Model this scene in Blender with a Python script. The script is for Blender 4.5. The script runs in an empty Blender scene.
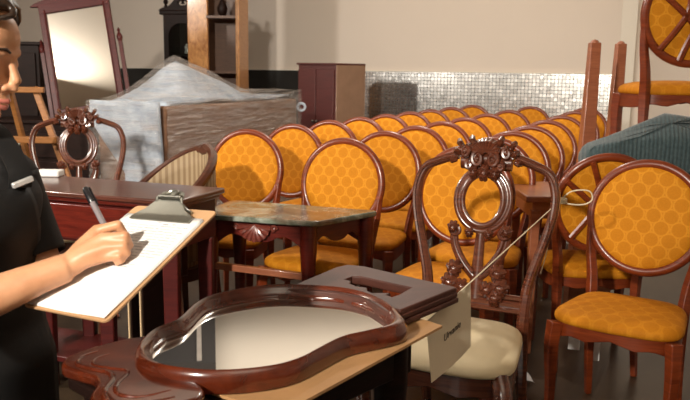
import bpy, bmesh, math, random
from mathutils import Vector, Matrix, Quaternion
PI = math.pi
D2R = math.radians
SC = bpy.context.scene
C = SC.collection
random.seed(7)
V = Vector

# ------------------------------------------------------------------ mesh building
class MB:
    def __init__(s): s.v = []; s.f = []
    def add(s, vs, fs):
        n = len(s.v); s.v += [tuple(v) for v in vs]; s.f += [tuple(i + n for i in f) for f in fs]; return s
    def xf(s, M):
        s.v = [tuple(M @ V(v)) for v in s.v]; return s
    def box(s, c, d, rz=0, M=None):
        vs = [V((sx * d[0] / 2, sy * d[1] / 2, sz * d[2] / 2)) for sz in (-1, 1) for sy in (-1, 1) for sx in (-1, 1)]
        R = M or Matrix.Rotation(rz, 3, 'Z')
        vs = [R @ v + V(c) for v in vs]
        return s.add(vs, [(0, 2, 3, 1), (4, 5, 7, 6), (0, 1, 5, 4), (2, 6, 7, 3), (0, 4, 6, 2), (1, 3, 7, 5)])
    def beam(s, a, b, w, h, up=(0, 0, 1), w2=None, h2=None):
        a, b = V(a), V(b); d = (b - a).normalized(); u = V(up)
        x = d.cross(u)
        if x.length < 1e-4: x = d.cross(V((0, 1, 0)))
        x.normalize(); y = x.cross(d).normalized()
        vs = []
        for p, ww, hh in ((a, w, h), (b, w2 or w, h2 or h)):
            vs += [p - x * ww / 2 - y * hh / 2, p + x * ww / 2 - y * hh / 2, p + x * ww / 2 + y * hh / 2, p - x * ww / 2 + y * hh / 2]
        return s.add(vs, [(3, 2, 1, 0), (4, 5, 6, 7), (0, 1, 5, 4), (1, 2, 6, 5), (2, 3, 7, 6), (3, 0, 4, 7)])
    def loft(s, rings, cap=True, closed=False):
        n = len(rings[0]); m = len(rings); vs = [p for r in rings for p in r]; fs = []
        for i in range(m if closed else m - 1):
            a, b = i * n, ((i + 1) % m) * n
            for j in range(n):
                k = (j + 1) % n; fs.append((a + j, a + k, b + k, b + j))
        if cap and not closed:
            fs.append(tuple(range(n))[::-1]); fs.append(tuple((m - 1) * n + j for j in range(n)))
        return s.add(vs, fs)
    def tube(s, pts, r, n=10, closed=False, flat=1.0, nrm=None, cap=True):
        pts = [V(p) for p in pts]; m = len(pts)
        rr = r if isinstance(r, (list, tuple)) else [r] * m
        rings = []; prev = None
        for i, p in enumerate(pts):
            if closed: t = pts[(i + 1) % m] - pts[i - 1]
            else: t = pts[min(i + 1, m - 1)] - pts[max(i - 1, 0)]
            t.normalize()
            if nrm is not None: x = V(nrm); x = x - t * x.dot(t)
            elif prev is None:
                x = t.orthogonal()
            else: x = prev - t * prev.dot(t)
            if x.length < 1e-5: x = t.orthogonal()
            x.normalize(); prev = x; y = t.cross(x)
            rings.append([p + (x * math.cos(2 * PI * (k + .5) / n) * flat + y * math.sin(2 * PI * (k + .5) / n)) * rr[i] for k in range(n)])
        return s.loft(rings, cap=cap, closed=closed)
    def ball(s, c, r, n=12, M=None):
        r = (r, r, r) if not isinstance(r, (tuple, list)) else r
        m = max(6, n // 2 + 2); vs = []; fs = []
        for i in range(1, m):
            a = PI * i / m
            for j in range(n):
                b = 2 * PI * j / n
                v = V((r[0] * math.sin(a) * math.cos(b), r[1] * math.sin(a) * math.sin(b), r[2] * math.cos(a)))
                vs.append((M @ v if M else v) + V(c))
        t = V((0, 0, r[2])); top = (M @ t if M else t)
        vs.append(V(c) + top); vs.append(V(c) - top)
        for i in range(m - 2):
            for j in range(n):
                k = (j + 1) % n; fs.append((i * n + j, (i + 1) * n + j, (i + 1) * n + k, i * n + k))
        T = (m - 1) * n
        for j in range(n):
            k = (j + 1) % n; fs.append((T, j, k)); fs.append((T + 1, (m - 2) * n + k, (m - 2) * n + j))
        return s.add(vs, fs)
    def lathe(s, prof, c=(0, 0, 0), n=16):
        rings = [[V(c) + V((r * math.cos(2 * PI * j / n), r * math.sin(2 * PI * j / n), z)) for j in range(n)] for r, z in prof]
        return s.loft(rings)
    def grid(s, fn, nu, nv):
        vs = [fn(i / nu, j / nv) for j in range(nv + 1) for i in range(nu + 1)]
        fs = [(j * (nu + 1) + i, j * (nu + 1) + i + 1, (j + 1) * (nu + 1) + i + 1, (j + 1) * (nu + 1) + i) for j in range(nv) for i in range(nu)]
        return s.add(vs, fs)

def spline(pts, k=6, closed=False):
    P = [V(p) for p in pts]; n = len(P); out = []
    for i in range(n if closed else n - 1):
        if closed: a, b, c, d = P[i - 1], P[i], P[(i + 1) % n], P[(i + 2) % n]
        else: a, b, c, d = P[max(i - 1, 0)], P[i], P[i + 1], P[min(i + 2, n - 1)]
        for j in range(k):
            t = j / k
            out.append(.5 * ((2 * b) + (c - a) * t + (2 * a - 5 * b + 4 * c - d) * t * t + (3 * b - a - 3 * c + d) * t ** 3))
    if not closed: out.append(P[-1])
    return out

def lerpr(rs, m):
    return [rs[min(int(i / (m - 1) * (len(rs) - 1)), len(rs) - 2)] * (1 - (i / (m - 1) * (len(rs) - 1) - min(int(i / (m - 1) * (len(rs) - 1)), len(rs) - 2)))
            + rs[min(int(i / (m - 1) * (len(rs) - 1)), len(rs) - 2) + 1] * (i / (m - 1) * (len(rs) - 1) - min(int(i / (m - 1) * (len(rs) - 1)), len(rs) - 2)) for i in range(m)]

def plate(outlines, thick, bevel=0.0):
    """filled 2-D outline(s) with holes, extruded; local XY, z from -thick/2 to thick/2"""
    cu = bpy.data.curves.new('tmp', 'CURVE'); cu.dimensions = '2D'; cu.fill_mode = 'BOTH'
    cu.extrude = max(thick / 2 - bevel, 0.0001); cu.bevel_depth = bevel; cu.bevel_resolution = 2
    for o in outlines:
        sp = cu.splines.new('POLY'); sp.points.add(len(o) - 1); sp.use_cyclic_u = True
        for i, p in enumerate(o): sp.points[i].co = (p[0], p[1], 0, 1)
    return curve_mb(cu)

def curve_mb(cu):
    ob = bpy.data.objects.new('tmp', cu); C.objects.link(ob)
    dg = bpy.context.evaluated_depsgraph_get(); dg.update()
    me = bpy.data.meshes.new_from_object(ob.evaluated_get(dg))
    mb = MB().add([v.co.copy() for v in me.vertices], [tuple(p.vertices) for p in me.polygons])
    bpy.data.objects.remove(ob); bpy.data.meshes.remove(me)
    return mb

def text_mb(txt, size, thick=0.0006, shear=0):
    cu = bpy.data.curves.new('tmp', 'FONT'); cu.body = txt; cu.size = size; cu.extrude = thick; cu.align_x = 'CENTER'; cu.align_y = 'CENTER'; cu.shear = shear
    return curve_mb(cu)

def fuse(mb, vox, smooth=6):
    """one continuous skin over overlapping shapes"""
    me = bpy.data.meshes.new('tmp'); me.from_pydata(mb.v, [], mb.f)
    ob = bpy.data.objects.new('tmp', me); C.objects.link(ob)
    r = ob.modifiers.new('r', 'REMESH'); r.mode = 'VOXEL'; r.voxel_size = vox
    q = ob.modifiers.new('s', 'SMOOTH'); q.factor = .5; q.iterations = smooth
    dg = bpy.context.evaluated_depsgraph_get(); dg.update()
    m2 = bpy.data.meshes.new_from_object(ob.evaluated_get(dg))
    out = MB().add([v.co.copy() for v in m2.vertices], [tuple(p.vertices) for p in m2.polygons])
    bpy.data.objects.remove(ob); bpy.data.meshes.remove(me); bpy.data.meshes.remove(m2)
    return out

def obj(name, mb, mat, parent=None, bevel=0, sub=0, ang=40, seg=2):
    me = bpy.data.meshes.new(name); me.from_pydata(mb.v, [], mb.f)
    bm = bmesh.new(); bm.from_mesh(me); bmesh.ops.recalc_face_normals(bm, faces=bm.faces); bm.to_mesh(me); bm.free()
    me.materials.append(mat); me.shade_smooth(); me.set_sharp_from_angle(angle=D2R(ang))
    o = bpy.data.objects.new(name, me); C.objects.link(o)
    if parent: o.parent = parent
    if bevel:
        b = o.modifiers.new('bevel', 'BEVEL'); b.width = bevel; b.segments = seg; b.limit_method = 'ANGLE'; b.angle_limit = D2R(35)
    if sub:
        q = o.modifiers.new('sub', 'SUBSURF'); q.levels = sub; q.render_levels = sub
    return o

def tag(o, label, cat, group=None):
    o['label'] = label; o['category'] = cat
    if group: o['group'] = group
    return o
def thing(name, label, cat, loc=(0, 0, 0), rz=0, group=None):
    o = bpy.data.objects.new(name, None); C.objects.link(o); o.location = loc; o.rotation_euler = (0, 0, rz); o.empty_display_size = .1
    return tag(o, label, cat, group)
def struct(name, mb, m, **k):
    o = obj(name, mb, m, **k); o['kind'] = 'structure'; return o
def dup(root, loc, rz, label, group=None):
    r = root.copy(); C.objects.link(r); r.location = loc; r.rotation_euler = (0, 0, rz); r['label'] = label
    if group: r['group'] = group
    elif 'group' in r: del r['group']
    for ch in list(root.children):
        c = ch.copy(); C.objects.link(c); c.parent = r
        for g in list(ch.children):
            d = g.copy(); C.objects.link(d); d.parent = c
    return r

# ------------------------------------------------------------------ materials
def new_mat(name):
    m = bpy.data.materials.new(name); m.use_nodes = True
    nt = m.node_tree; b = nt.nodes['Principled BSDF']; return m, nt, b
def N(nt, t, **k):
    n = nt.nodes.new(t)
    for a, v in k.items(): setattr(n, a, v)
    return n
def ramp(nt, fac, stops):
    r = N(nt, 'ShaderNodeValToRGB'); e = r.color_ramp.elements
    while len(e) < len(stops): e.new(.5)
    for i, (p, c) in enumerate(stops): e[i].position = p; e[i].color = (*c, 1)
    nt.links.new(fac, r.inputs[0]); return r.outputs[0]
def coords(nt, scale=(1, 1, 1), rot=(0, 0, 0)):
    tc = N(nt, 'ShaderNodeTexCoord'); mp = N(nt, 'ShaderNodeMapping'); mp.inputs['Scale'].default_value = scale; mp.inputs['Rotation'].default_value = rot
    nt.links.new(tc.outputs['Object'], mp.inputs[0]); return mp.outputs[0]
def noise(nt, vec, scale=5, detail=4, rough=.5, dist=0):
    n = N(nt, 'ShaderNodeTexNoise'); n.inputs['Scale'].default_value = scale; n.inputs['Detail'].default_value = detail
    n.inputs['Roughness'].default_value = rough; n.inputs['Distortion'].default_value = dist
    nt.links.new(vec, n.inputs['Vector']); return n.outputs['Fac']
def bump(nt, b, h, strength=.2, dist=.01):
    n = N(nt, 'ShaderNodeBump'); n.inputs['Strength'].default_value = strength; n.inputs['Distance'].default_value = dist
    nt.links.new(h, n.inputs['Height']); nt.links.new(n.outputs[0], b.inputs['Normal'])
def mathn(nt, op, a, b=None, c=None):
    n = N(nt, 'ShaderNodeMath', operation=op)
    for i, x in enumerate((a, b, c)):
        if x is None: continue
        if isinstance(x, (int, float)): n.inputs[i].default_value = x
        else: nt.links.new(x, n.inputs[i])
    return n.outputs[0]
def plain(name, col, rough=.5, metal=0, bumps=None, coat=0, var=.08, spec=.5):
    m, nt, b = new_mat(name)
    v = coords(nt)
    f = noise(nt, v, 9, 3)
    nt.links.new(ramp(nt, f, [(.3, tuple(c * (1 - var) for c in col)), (.7, tuple(min(1, c * (1 + var)) for c in col))]), b.inputs['Base Color'])
    b.inputs['Roughness'].default_value = rough; b.inputs['Metallic'].default_value = metal; b.inputs['Coat Weight'].default_value = coat
    b.inputs['Specular IOR Level'].default_value = spec
    if bumps: bump(nt, b, noise(nt, v, bumps[0], 3), bumps[1], bumps[2] if len(bumps) > 2 else .005)
    return m
def wood(name, c1, c2, rough=.3, grain=(2, 2, 22), sc=3, coat=.4, rot=(0, 0, 0), coat_rough=.12, spec=.5):
    m, nt, b = new_mat(name)
    v = coords(nt, grain, rot)
    f = noise(nt, v, sc, 6, .6, 1.2)
    nt.links.new(ramp(nt, f, [(.32, c1), (.68, c2)]), b.inputs['Base Color'])
    b.inputs['Roughness'].default_value = rough; b.inputs['Coat Weight'].default_value = coat; b.inputs['Coat Roughness'].default_value = coat_rough; b.inputs['Specular IOR Level'].default_value = spec
    bump(nt, b, f, .08, .002)
    return m
def scales(name, axes, s=.064, base=(.55, .205, .010), dark=(.525, .192, .009), line=(.64, .262, .018)):
    """woven fan pattern of overlapping discs"""
    m, nt, b = new_mat(name)
    tc = N(nt, 'ShaderNodeTexCoord'); sp = N(nt, 'ShaderNodeSeparateXYZ'); nt.links.new(tc.outputs['Object'], sp.inputs[0])
    u = mathn(nt, 'DIVIDE', sp.outputs[axes[0]], s); w = mathn(nt, 'DIVIDE', sp.outputs[axes[1]], s * 1.45)
    def cell(du, dw):
        a = mathn(nt, 'SUBTRACT', mathn(nt, 'FRACT', mathn(nt, 'ADD', u, 100 + du)), .5)
        c = mathn(nt, 'MULTIPLY', mathn(nt, 'SUBTRACT', mathn(nt, 'FRACT', mathn(nt, 'ADD', w, 100 + dw)), .5), 1.45)
        return mathn(nt, 'SQRT', mathn(nt, 'ADD', mathn(nt, 'MULTIPLY', a, a), mathn(nt, 'MULTIPLY', c, c)))
    d = mathn(nt, 'MINIMUM', cell(0, 0), cell(.5, .5))
    col = ramp(nt, d, [(0, dark), (.37, tuple(x * 1.02 for x in dark)), (.43, line), (.48, line), (.52, base)])
    f = noise(nt, tc.outputs['Object'], 180, 2)
    mx = N(nt, 'ShaderNodeMixRGB', blend_type='MULTIPLY'); mx.inputs[0].default_value = .35
    nt.links.new(col, mx.inputs[1]); nt.links.new(ramp(nt, f, [(.3, (.7, .7, .7)), (.7, (1, 1, 1))]), mx.inputs[2])
    nt.links.new(mx.outputs[0], b.inputs['Base Color'])
    b.inputs['Roughness'].default_value = .7; b.inputs['Specular IOR Level'].default_value = .12
    bump(nt, b, f, .15, .002)
    return m
M = {}
M['cherry'] = wood('cherry_wood', (.115, .017, .004), (.215, .038, .008), .33, coat=.12)
M['mahogany'] = wood('mahogany', (.06, .005, .003), (.13, .014, .007), .3, coat=.15)
M['darkred'] = wood('dark_red_mahogany', (.042, .004, .004), (.075, .008, .006), .45, coat=.05, spec=.25)
M['walnut'] = wood('walnut', (.04, .011, .005), (.085, .023, .009), .3, coat=.2)
M['walnut_dull'] = wood('walnut_dull', (.045, .014, .009), (.075, .024, .016), .5, coat=.05, spec=.3)
M['mirrorframe'] = wood('mirror_frame_wood', (.05, .008, .003), (.12, .020, .006), .22, grain=(6, 6, 6), sc=2, coat=.8, coat_rough=.06)
M['carved'] = wood('carved_wood', (.055, .013, .006), (.125, .033, .014), .25, coat=.7)
M['espresso'] = wood('espresso_wood', (.008, .004, .003), (.018, .007, .005), .5, coat=0, spec=.15)
M['oak'] = wood('golden_oak', (.19, .07, .013), (.29, .115, .025), .4, coat=.2)
M['burl'] = wood('honey_burl', (.32, .11, .022), (.62, .30, .085), .35, grain=(5, 5, 3), sc=3.5)
M['pine'] = wood('pine_side', (.42, .17, .045), (.55, .26, .08), .4)
M['inwood'] = wood('brown_interior', (.075, .03, .012), (.11, .045, .018), .5)
M['redlacquer'] = wood('red_brown_lacquer', (.06, .007, .005), (.085, .011, .008), .4, coat=.2)
M['rawback'] = plain('raw_panel', (.27, .16, .10), .7)
M['paleedge'] = plain('pale_edge', (.50, .36, .21), .7)
M['redwood'] = wood('reddish_leg_wood', (.22, .065, .028), (.32, .11, .05), .4)
M['fab_back'] = scales('amber_fabric_back', (0, 2))
M['fab_seat'] = scales('amber_fabric_seat', (0, 1), base=(.52, .190, .009), dark=(.48, .170, .008), line=(.55, .21, .012))
M['cream'] = plain('cream_fabric', (.80, .68, .45), .8, bumps=(220, .25, .002), var=.04)
M['black'] = plain('black_cloth', (.009, .008, .008), .75, bumps=(40, .2, .004), spec=.3)
M['apron'] = plain('black_apron_cloth', (.007, .0065, .0065), .65, bumps=(30, .25, .004), spec=.3)
M['skin'] = None
M['paper'] = plain('white_paper', (.76, .75, .74), .7, var=.01)
M['ink'] = plain('grey_ink', (.36, .36, .39), .8)
M['darkink'] = plain('dark_ink', (.06, .045, .04), .8)
M['tagpaper'] = plain('cream_paper', (.78, .67, .49), .7, var=.02)
M['board'] = plain('brown_hardboard', (.48, .28, .14), .6, bumps=(60, .1))
M['cardboard'] = plain('cardboard', (.46, .25, .105), .75, bumps=(50, .1))
M['steel'] = plain('clip_steel', (.30, .30, .265), .36, metal=1)
M['penblack'] = plain('pen_black', (.012, .012, .014), .25, coat=.5)
M['pengrey'] = plain('pen_clear_barrel', (.22, .19, .20), .2, coat=.6)
M['teal'] = None
M['string'] = plain('string', (.72, .62, .44), .8)
M['silver'] = plain('silver_clip', (.75, .75, .75), .3, metal=.6)
M['whitemark'] = plain('white_embroidery', (.8, .8, .8), .7)
M['yellowmark'] = plain('yellow_embroidery', (.8, .55, .05), .7)
M['glass'] = None
def skinm():
    m, nt, b = new_mat('skin')
    f = noise(nt, coords(nt), 25, 4)
    nt.links.new(ramp(nt, f, [(.3, (.52, .245, .125)), (.7, (.62, .32, .175))]), b.inputs['Base Color'])
    b.inputs['Roughness'].default_value = .45; b.inputs['Subsurface Weight'].default_value = .12; b.inputs['Subsurface Radius'].default_value = (.02, .008, .004); b.inputs['Subsurface Scale'].default_value = .3
    bump(nt, b, noise(nt, coords(nt), 160, 2), .06, .002)
    return m
M['skin'] = skinm()
M['hair'] = wood('dark_hair', (.010, .005, .003), (.035, .017, .009), .38, grain=(3, 60, 60), sc=2, coat=.1)
M['lip'] = plain('lips', (.50, .16, .12), .4)
M['brow'] = plain('brow_hair', (.03, .014, .008), .7)
M['eyewhite'] = plain('eye_white', (.75, .72, .68), .15)
def tealm():
    m, nt, b = new_mat('teal_quilt')
    v = coords(nt, (1, 1, 1), (0, 0, .3))
    w = N(nt, 'ShaderNodeTexWave'); w.inputs['Scale'].default_value = 18; w.inputs['Distortion'].default_value = 1.2; w.inputs['Detail'].default_value = 2
    nt.links.new(v, w.inputs['Vector'])
    f = noise(nt, v, 60, 3)
    nt.links.new(ramp(nt, f, [(.3, (.022, .045, .052)), (.7, (.050, .080, .085))]), b.inputs['Base Color'])
    b.inputs['Roughness'].default_value = .85; b.inputs['Sheen Weight'].default_value = .2
    bump(nt, b, w.outputs['Fac'], .45, .005)
    return m
M['teal'] = tealm()
def mirrorm(name, col=(.86, .84, .80)):
    m, nt, b = new_mat(name)
    b.inputs['Base Color'].default_value = (*col, 1); b.inputs['Metallic'].default_value = 1; b.inputs['Roughness'].default_value = .015
    return m
M['mirror'] = mirrorm('mirror_glass')
def marblem():
    m, nt, b = new_mat('green_marble')
    v = coords(nt)
    f = noise(nt, v, 5, 8, .65, 1.5); g = noise(nt, v, 2.2, 3)
    a = ramp(nt, f, [(.30, (.035, .05, .038)), (.5, (.14, .17, .13)), (.62, (.34, .37, .31)), (.75, (.10, .13, .10))])
    br = ramp(nt, f, [(.3, (.09, .045, .025)), (.7, (.30, .17, .10))])
    mx = N(nt, 'ShaderNodeMixRGB'); nt.links.new(ramp(nt, g, [(.5, (0, 0, 0)), (.62, (1, 1, 1))]), mx.inputs[0])
    nt.links.new(a, mx.inputs[1]); nt.links.new(br, mx.inputs[2]); nt.links.new(mx.outputs[0], b.inputs['Base Color'])
    b.inputs['Roughness'].default_value = .18
    return m
M['marble'] = marblem()
def padm():
    m, nt, b = new_mat('grey_blue_moving_pad')
    v = coords(nt); f = noise(nt, v, 9, 5)
    nt.links.new(ramp(nt, f, [(.3, (.28, .35, .43)), (.7, (.50, .56, .63))]), b.inputs['Base Color'])
    b.inputs['Roughness'].default_value = .8
    bump(nt, b, noise(nt, v, 14, 4), .5, .03)
    return m
M['pad'] = padm()
def wrapbox():
    m, nt, b = new_mat('brown_carton')
    v = coords(nt, (.6, .6, 12)); f = noise(nt, v, 3, 5)
    nt.links.new(ramp(nt, f, [(.3, (.13, .058, .026)), (.7, (.23, .115, .058))]), b.inputs['Base Color'])
    b.inputs['Roughness'].default_value = .6
    return m
M['carton'] = wrapbox()
def filmm():
    m, nt, b = new_mat('stretch_film')
    nt.nodes.remove(b); out = nt.nodes['Material Output']
    v = coords(nt, (.9, .9, 13)); f = noise(nt, v, 4, 7, .7, .6)
    tr = N(nt, 'ShaderNodeBsdfTransparent'); tr.inputs[0].default_value = (.96, .96, .97, 1)
    gl = N(nt, 'ShaderNodeBsdfGlossy'); gl.inputs['Roughness'].default_value = .22; gl.inputs[0].default_value = (.9, .9, .92, 1)
    df = N(nt, 'ShaderNodeBsdfDiffuse'); df.inputs[0].default_value = (.60, .53, .47, 1)
    bp = N(nt, 'ShaderNodeBump'); bp.inputs['Strength'].default_value = .9; bp.inputs['Distance'].default_value = .03
    nt.links.new(f, bp.inputs['Height']); nt.links.new(bp.outputs[0], gl.inputs['Normal']); nt.links.new(bp.outputs[0], df.inputs['Normal'])
    m1 = N(nt, 'ShaderNodeMixShader'); m1.inputs[0].default_value = .45; nt.links.new(gl.outputs[0], m1.inputs[1]); nt.links.new(df.outputs[0], m1.inputs[2])
    m2 = N(nt, 'ShaderNodeMixShader'); nt.links.new(ramp(nt, f, [(.36, (.12, .12, .12)), (.50, (.30, .30, .30)), (.68, (.70, .70, .70))]), m2.inputs[0])
    nt.links.new(tr.outputs[0], m2.inputs[1]); nt.links.new(m1.outputs[0], m2.inputs[2]); nt.links.new(m2.outputs[0], out.inputs[0])
    return m
M['film'] = filmm()
def glassm():
    m, nt, b = new_mat('cabinet_glass')
    b.inputs['Base Color'].default_value = (.9, .95, .92, 1); b.inputs['Roughness'].default_value = .03; b.inputs['Transmission Weight'].default_value = 1; b.inputs['IOR'].default_value = 1.1
    return m
M['glass'] = glassm()
def wallm(name, col, rough=.85):
    m, nt, b = new_mat(name)
    v = coords(nt); f = noise(nt, v, 1.2, 4)
    nt.links.new(ramp(nt, f, [(.3, tuple(c * .97 for c in col)), (.7, col)]), b.inputs['Base Color'])
    b.inputs['Roughness'].default_value = rough
    bump(nt, b, noise(nt, v, 120, 2), .05, .002)
    return m
M['wall'] = wallm('beige_wall', (.72, .635, .55))
M['ceil'] = wallm('beige_ceiling', (.72, .655, .56))
M['pil'] = wallm('pale_trim_paint', (.74, .69, .60))
M['reflslab'] = wallm('dark_added_slab', (.020, .017, .016))
def mosaicm():
    m, nt, b = new_mat('silver_mosaic')
    tc = N(nt, 'ShaderNodeTexCoord'); sp = N(nt, 'ShaderNodeSeparateXYZ'); nt.links.new(tc.outputs['Object'], sp.inputs[0])
    s = .041
    u = mathn(nt, 'DIVIDE', sp.outputs[0], s); w = mathn(nt, 'DIVIDE', sp.outputs[2], s)
    fu, fw = mathn(nt, 'FLOOR', u), mathn(nt, 'FLOOR', w)
    cb = N(nt, 'ShaderNodeCombineXYZ'); nt.links.new(fu, cb.inputs[0]); nt.links.new(fw, cb.inputs[1])
    wn = N(nt, 'ShaderNodeTexWhiteNoise', noise_dimensions='3D'); nt.links.new(cb.outputs[0], wn.inputs['Vector'])
    a = mathn(nt, 'ABSOLUTE', mathn(nt, 'SUBTRACT', mathn(nt, 'FRACT', mathn(nt, 'ADD', u, 1000)), .5))
    c = mathn(nt, 'ABSOLUTE', mathn(nt, 'SUBTRACT', mathn(nt, 'FRACT', mathn(nt, 'ADD', w, 1000)), .5))
    g = mathn(nt, 'GREATER_THAN', mathn(nt, 'MAXIMUM', a, c), .44)
    mx = N(nt, 'ShaderNodeMixRGB'); nt.links.new(g, mx.inputs[0])
    nt.links.new(ramp(nt, wn.outputs['Value'], [(0, (.55, .55, .53)), (1, (.74, .73, .70))]), mx.inputs[1]); mx.inputs[2].default_value = (.16, .15, .14, 1)
    nt.links.new(mx.outputs[0], b.inputs['Base Color'])
    nt.links.new(mathn(nt, 'SUBTRACT', 1.0, g), b.inputs['Metallic'])
    b.inputs['Roughness'].default_value = .24
    ge = N(nt, 'ShaderNodeNewGeometry'); vm = N(nt, 'ShaderNodeVectorMath', operation='SUBTRACT'); nt.links.new(wn.outputs['Color'], vm.inputs[0]); vm.inputs[1].default_value = (.5, .5, .5)
    v2 = N(nt, 'ShaderNodeVectorMath', operation='SCALE'); nt.links.new(vm.outputs[0], v2.inputs[0]); v2.inputs['Scale'].default_value = .022
    v3 = N(nt, 'ShaderNodeVectorMath', operation='ADD'); nt.links.new(ge.outputs['Normal'], v3.inputs[0]); nt.links.new(v2.outputs[0], v3.inputs[1])
    v4 = N(nt, 'ShaderNodeVectorMath', operation='NORMALIZE'); nt.links.new(v3.outputs[0], v4.inputs[0]); nt.links.new(v4.outputs[0], b.inputs['Normal'])
    return m
M['mosaic'] = mosaicm()
def floorm():
    m, nt, b = new_mat('dark_floor')
    v = coords(nt); f = noise(nt, v, 2.5, 6)
    nt.links.new(ramp(nt, f, [(.3, (.025, .016, .009)), (.7, (.055, .036, .021))]), b.inputs['Base Color'])
    b.inputs['Roughness'].default_value = .33
    bump(nt, b, noise(nt, v, 30, 3), .06, .003)
    return m
M['floor'] = floorm()
def stripem():
    m, nt, b = new_mat('striped_fabric')
    tc = N(nt, 'ShaderNodeTexCoord'); sp = N(nt, 'ShaderNodeSeparateXYZ'); nt.links.new(tc.outputs['Object'], sp.inputs[0])
    at = mathn(nt, 'ARCTAN2', sp.outputs[0], sp.outputs[1])
    s = mathn(nt, 'SINE', mathn(nt, 'MULTIPLY', at, 46))
    nt.links.new(ramp(nt, mathn(nt, 'MULTIPLY_ADD', s, .5, .5), [(.3, (.19, .12, .058)), (.6, (.29, .21, .12))]), b.inputs['Base Color']); b.inputs['Roughness'].default_value = .7
    return m
M['stripe'] = stripem()

# ------------------------------------------------------------------ the room
WA = D2R(-22); WX = V((math.cos(WA), math.sin(WA), 0)); WN = V((math.sin(WA), -math.cos(WA), 0))   # along the back wall / out of it
def onwall(d, out=0, z=0): return V((0, 9.6, 0)) + WX * d + WN * out + V((0, 0, z))
CEIL = 3.1
struct('floor', MB().box((-1, 5, -.05), (10, 17, .1)), M['floor'])
struct('ceiling', MB().box((-1, 5, CEIL + .05), (10, 17, .1)), M['ceil'])
wb = struct('wall_back', MB().box((0, .06, CEIL / 2), (9.6, .12, CEIL)), M['wall']); 
def setwall(o, d, out=0, z=0): o.location = onwall(d, out, z); o.rotation_euler = (0, 0, WA)
setwall(wb, -1.3)
struct('wall_left', MB().box((-5.06, 5, CEIL / 2), (.12, 15.5, CEIL)), M['wall'])
struct('wall_right', MB().box((3.27, 3, CEIL / 2), (.12, 11, CEIL)), M['wall'])
struct('wall_front', MB().box((-1, -2.56, CEIL / 2), (8.4, .12, CEIL)), M['wall'])
wt = struct('trim_1', MB().box((0, -.012, .665), (3.3, .024, 1.33)), M['mosaic']); setwall(wt, 1.5)
wt = struct('trim_6', MB().box((0, -.012, .665), (5.0, .024, 1.33)), plain('dark_reflection_panel', (.028, .026, .024), .5, spec=.2)); setwall(wt, -2.65)  # dark reflection of the wainscot tiles put into this panel's colour
wt = struct('trim_2', MB().box((0, -.015, 1.337), (8.3, .03, .014)), M['pil'], bevel=.003); setwall(wt, -1.0)
wt = struct('trim_3', MB().box((0, -.035, CEIL / 2), (.16, .07, CEIL)), M['pil'], bevel=.006); setwall(wt, 3.27)
struct('added_reflection_slab', MB().add([(-1.16, 6.6, 2.86), (-1.60, 9.1, 2.86), (-3.6, 9.4, 2.86), (-3.4, 6.6, 2.86), (-1.16, 6.6, 3.1), (-1.60, 9.1, 3.1), (-3.6, 9.4, 3.1), (-3.4, 6.6, 3.1)],
       [(0, 1, 2, 3), (4, 7, 6, 5), (0, 4, 5, 1), (1, 5, 6, 2), (2, 6, 7, 3), (3, 7, 4, 0)]), M['reflslab'])  # added unseen slab, gives the lying mirror its dark reflection
struct('added_reflection_strip', MB().beam((-1.32, 6.65, 2.85), (-1.78, 9.0, 2.85), .045, .02), plain('grey_added_strip', (.30, .27, .24), .6))  # added unseen strip, makes the pale streak in the mirror's reflection

# ------------------------------------------------------------------ oval-back chair
def yb(z): return .185 + .16 * (z - .48)          # lean of the back
def seat_ring(sc, z, hw=.235, hb=.19, yf=-.20, ybk=.175, n=40, bulge=.025):
    out = []
    for k in range(n):
        a = 2 * PI * k / n; c, s_ = math.cos(a), math.sin(a)
        e = .42
        x = math.copysign(abs(c) ** e, c); y = math.copysign(abs(s_) ** e, s_)
        t = (y + 1) / 2; w = hw * (1 - t) + hb * t
        yy = yf * (1 - t) + ybk * t
        if y < 0: yy -= bulge * (1 - x * x) * (-y)
        cy = (yf + ybk) / 2
        out.append(V((x * w * sc, cy + (yy - cy) * sc, z)))
    return out
def cushion(z0, **k):
    mb = MB()
    mb.loft([seat_ring(sc, z0 + dz, **k) for sc, dz in ((.96, 0), (1.0, .005), (1.012, .015), (1.005, .026), (.975, .036), (.90, .046), (.72, .055), (.45, .061), (.15, .064))])
    return mb
def apron_mb(z0, z1, th=.022, sc=.965, scal=.014, **k):
    o = seat_ring(sc, 0, n=64, **k); i = [V((p.x * .9, p.y * .88, 0)) for p in o]
    hw = max(p.x for p in o)
    def low(p): return z0 + scal * (.5 + .5 * math.cos(p.x / hw * PI * 3)) + .02 * max(0, 1 - abs(p.x) / hw * 1.0)
    mb = MB()
    return mb.loft([[V((p.x, p.y, z1)) for p in o], [V((p.x, p.y, low(p))) for p in o], [V((p.x, p.y, low(q))) for p, q in zip(i, o)], [V((p.x, p.y, z1)) for p in i]], closed=True)
def oval(rx, rz, cz, n=40, dy=0):
    return [V((rx * math.cos(2 * PI * k / n), yb(cz + rz * math.sin(2 * PI * k / n)) + dy, cz + rz * math.sin(2 * PI * k / n))) for k in range(n)]
OZ = .772
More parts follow.
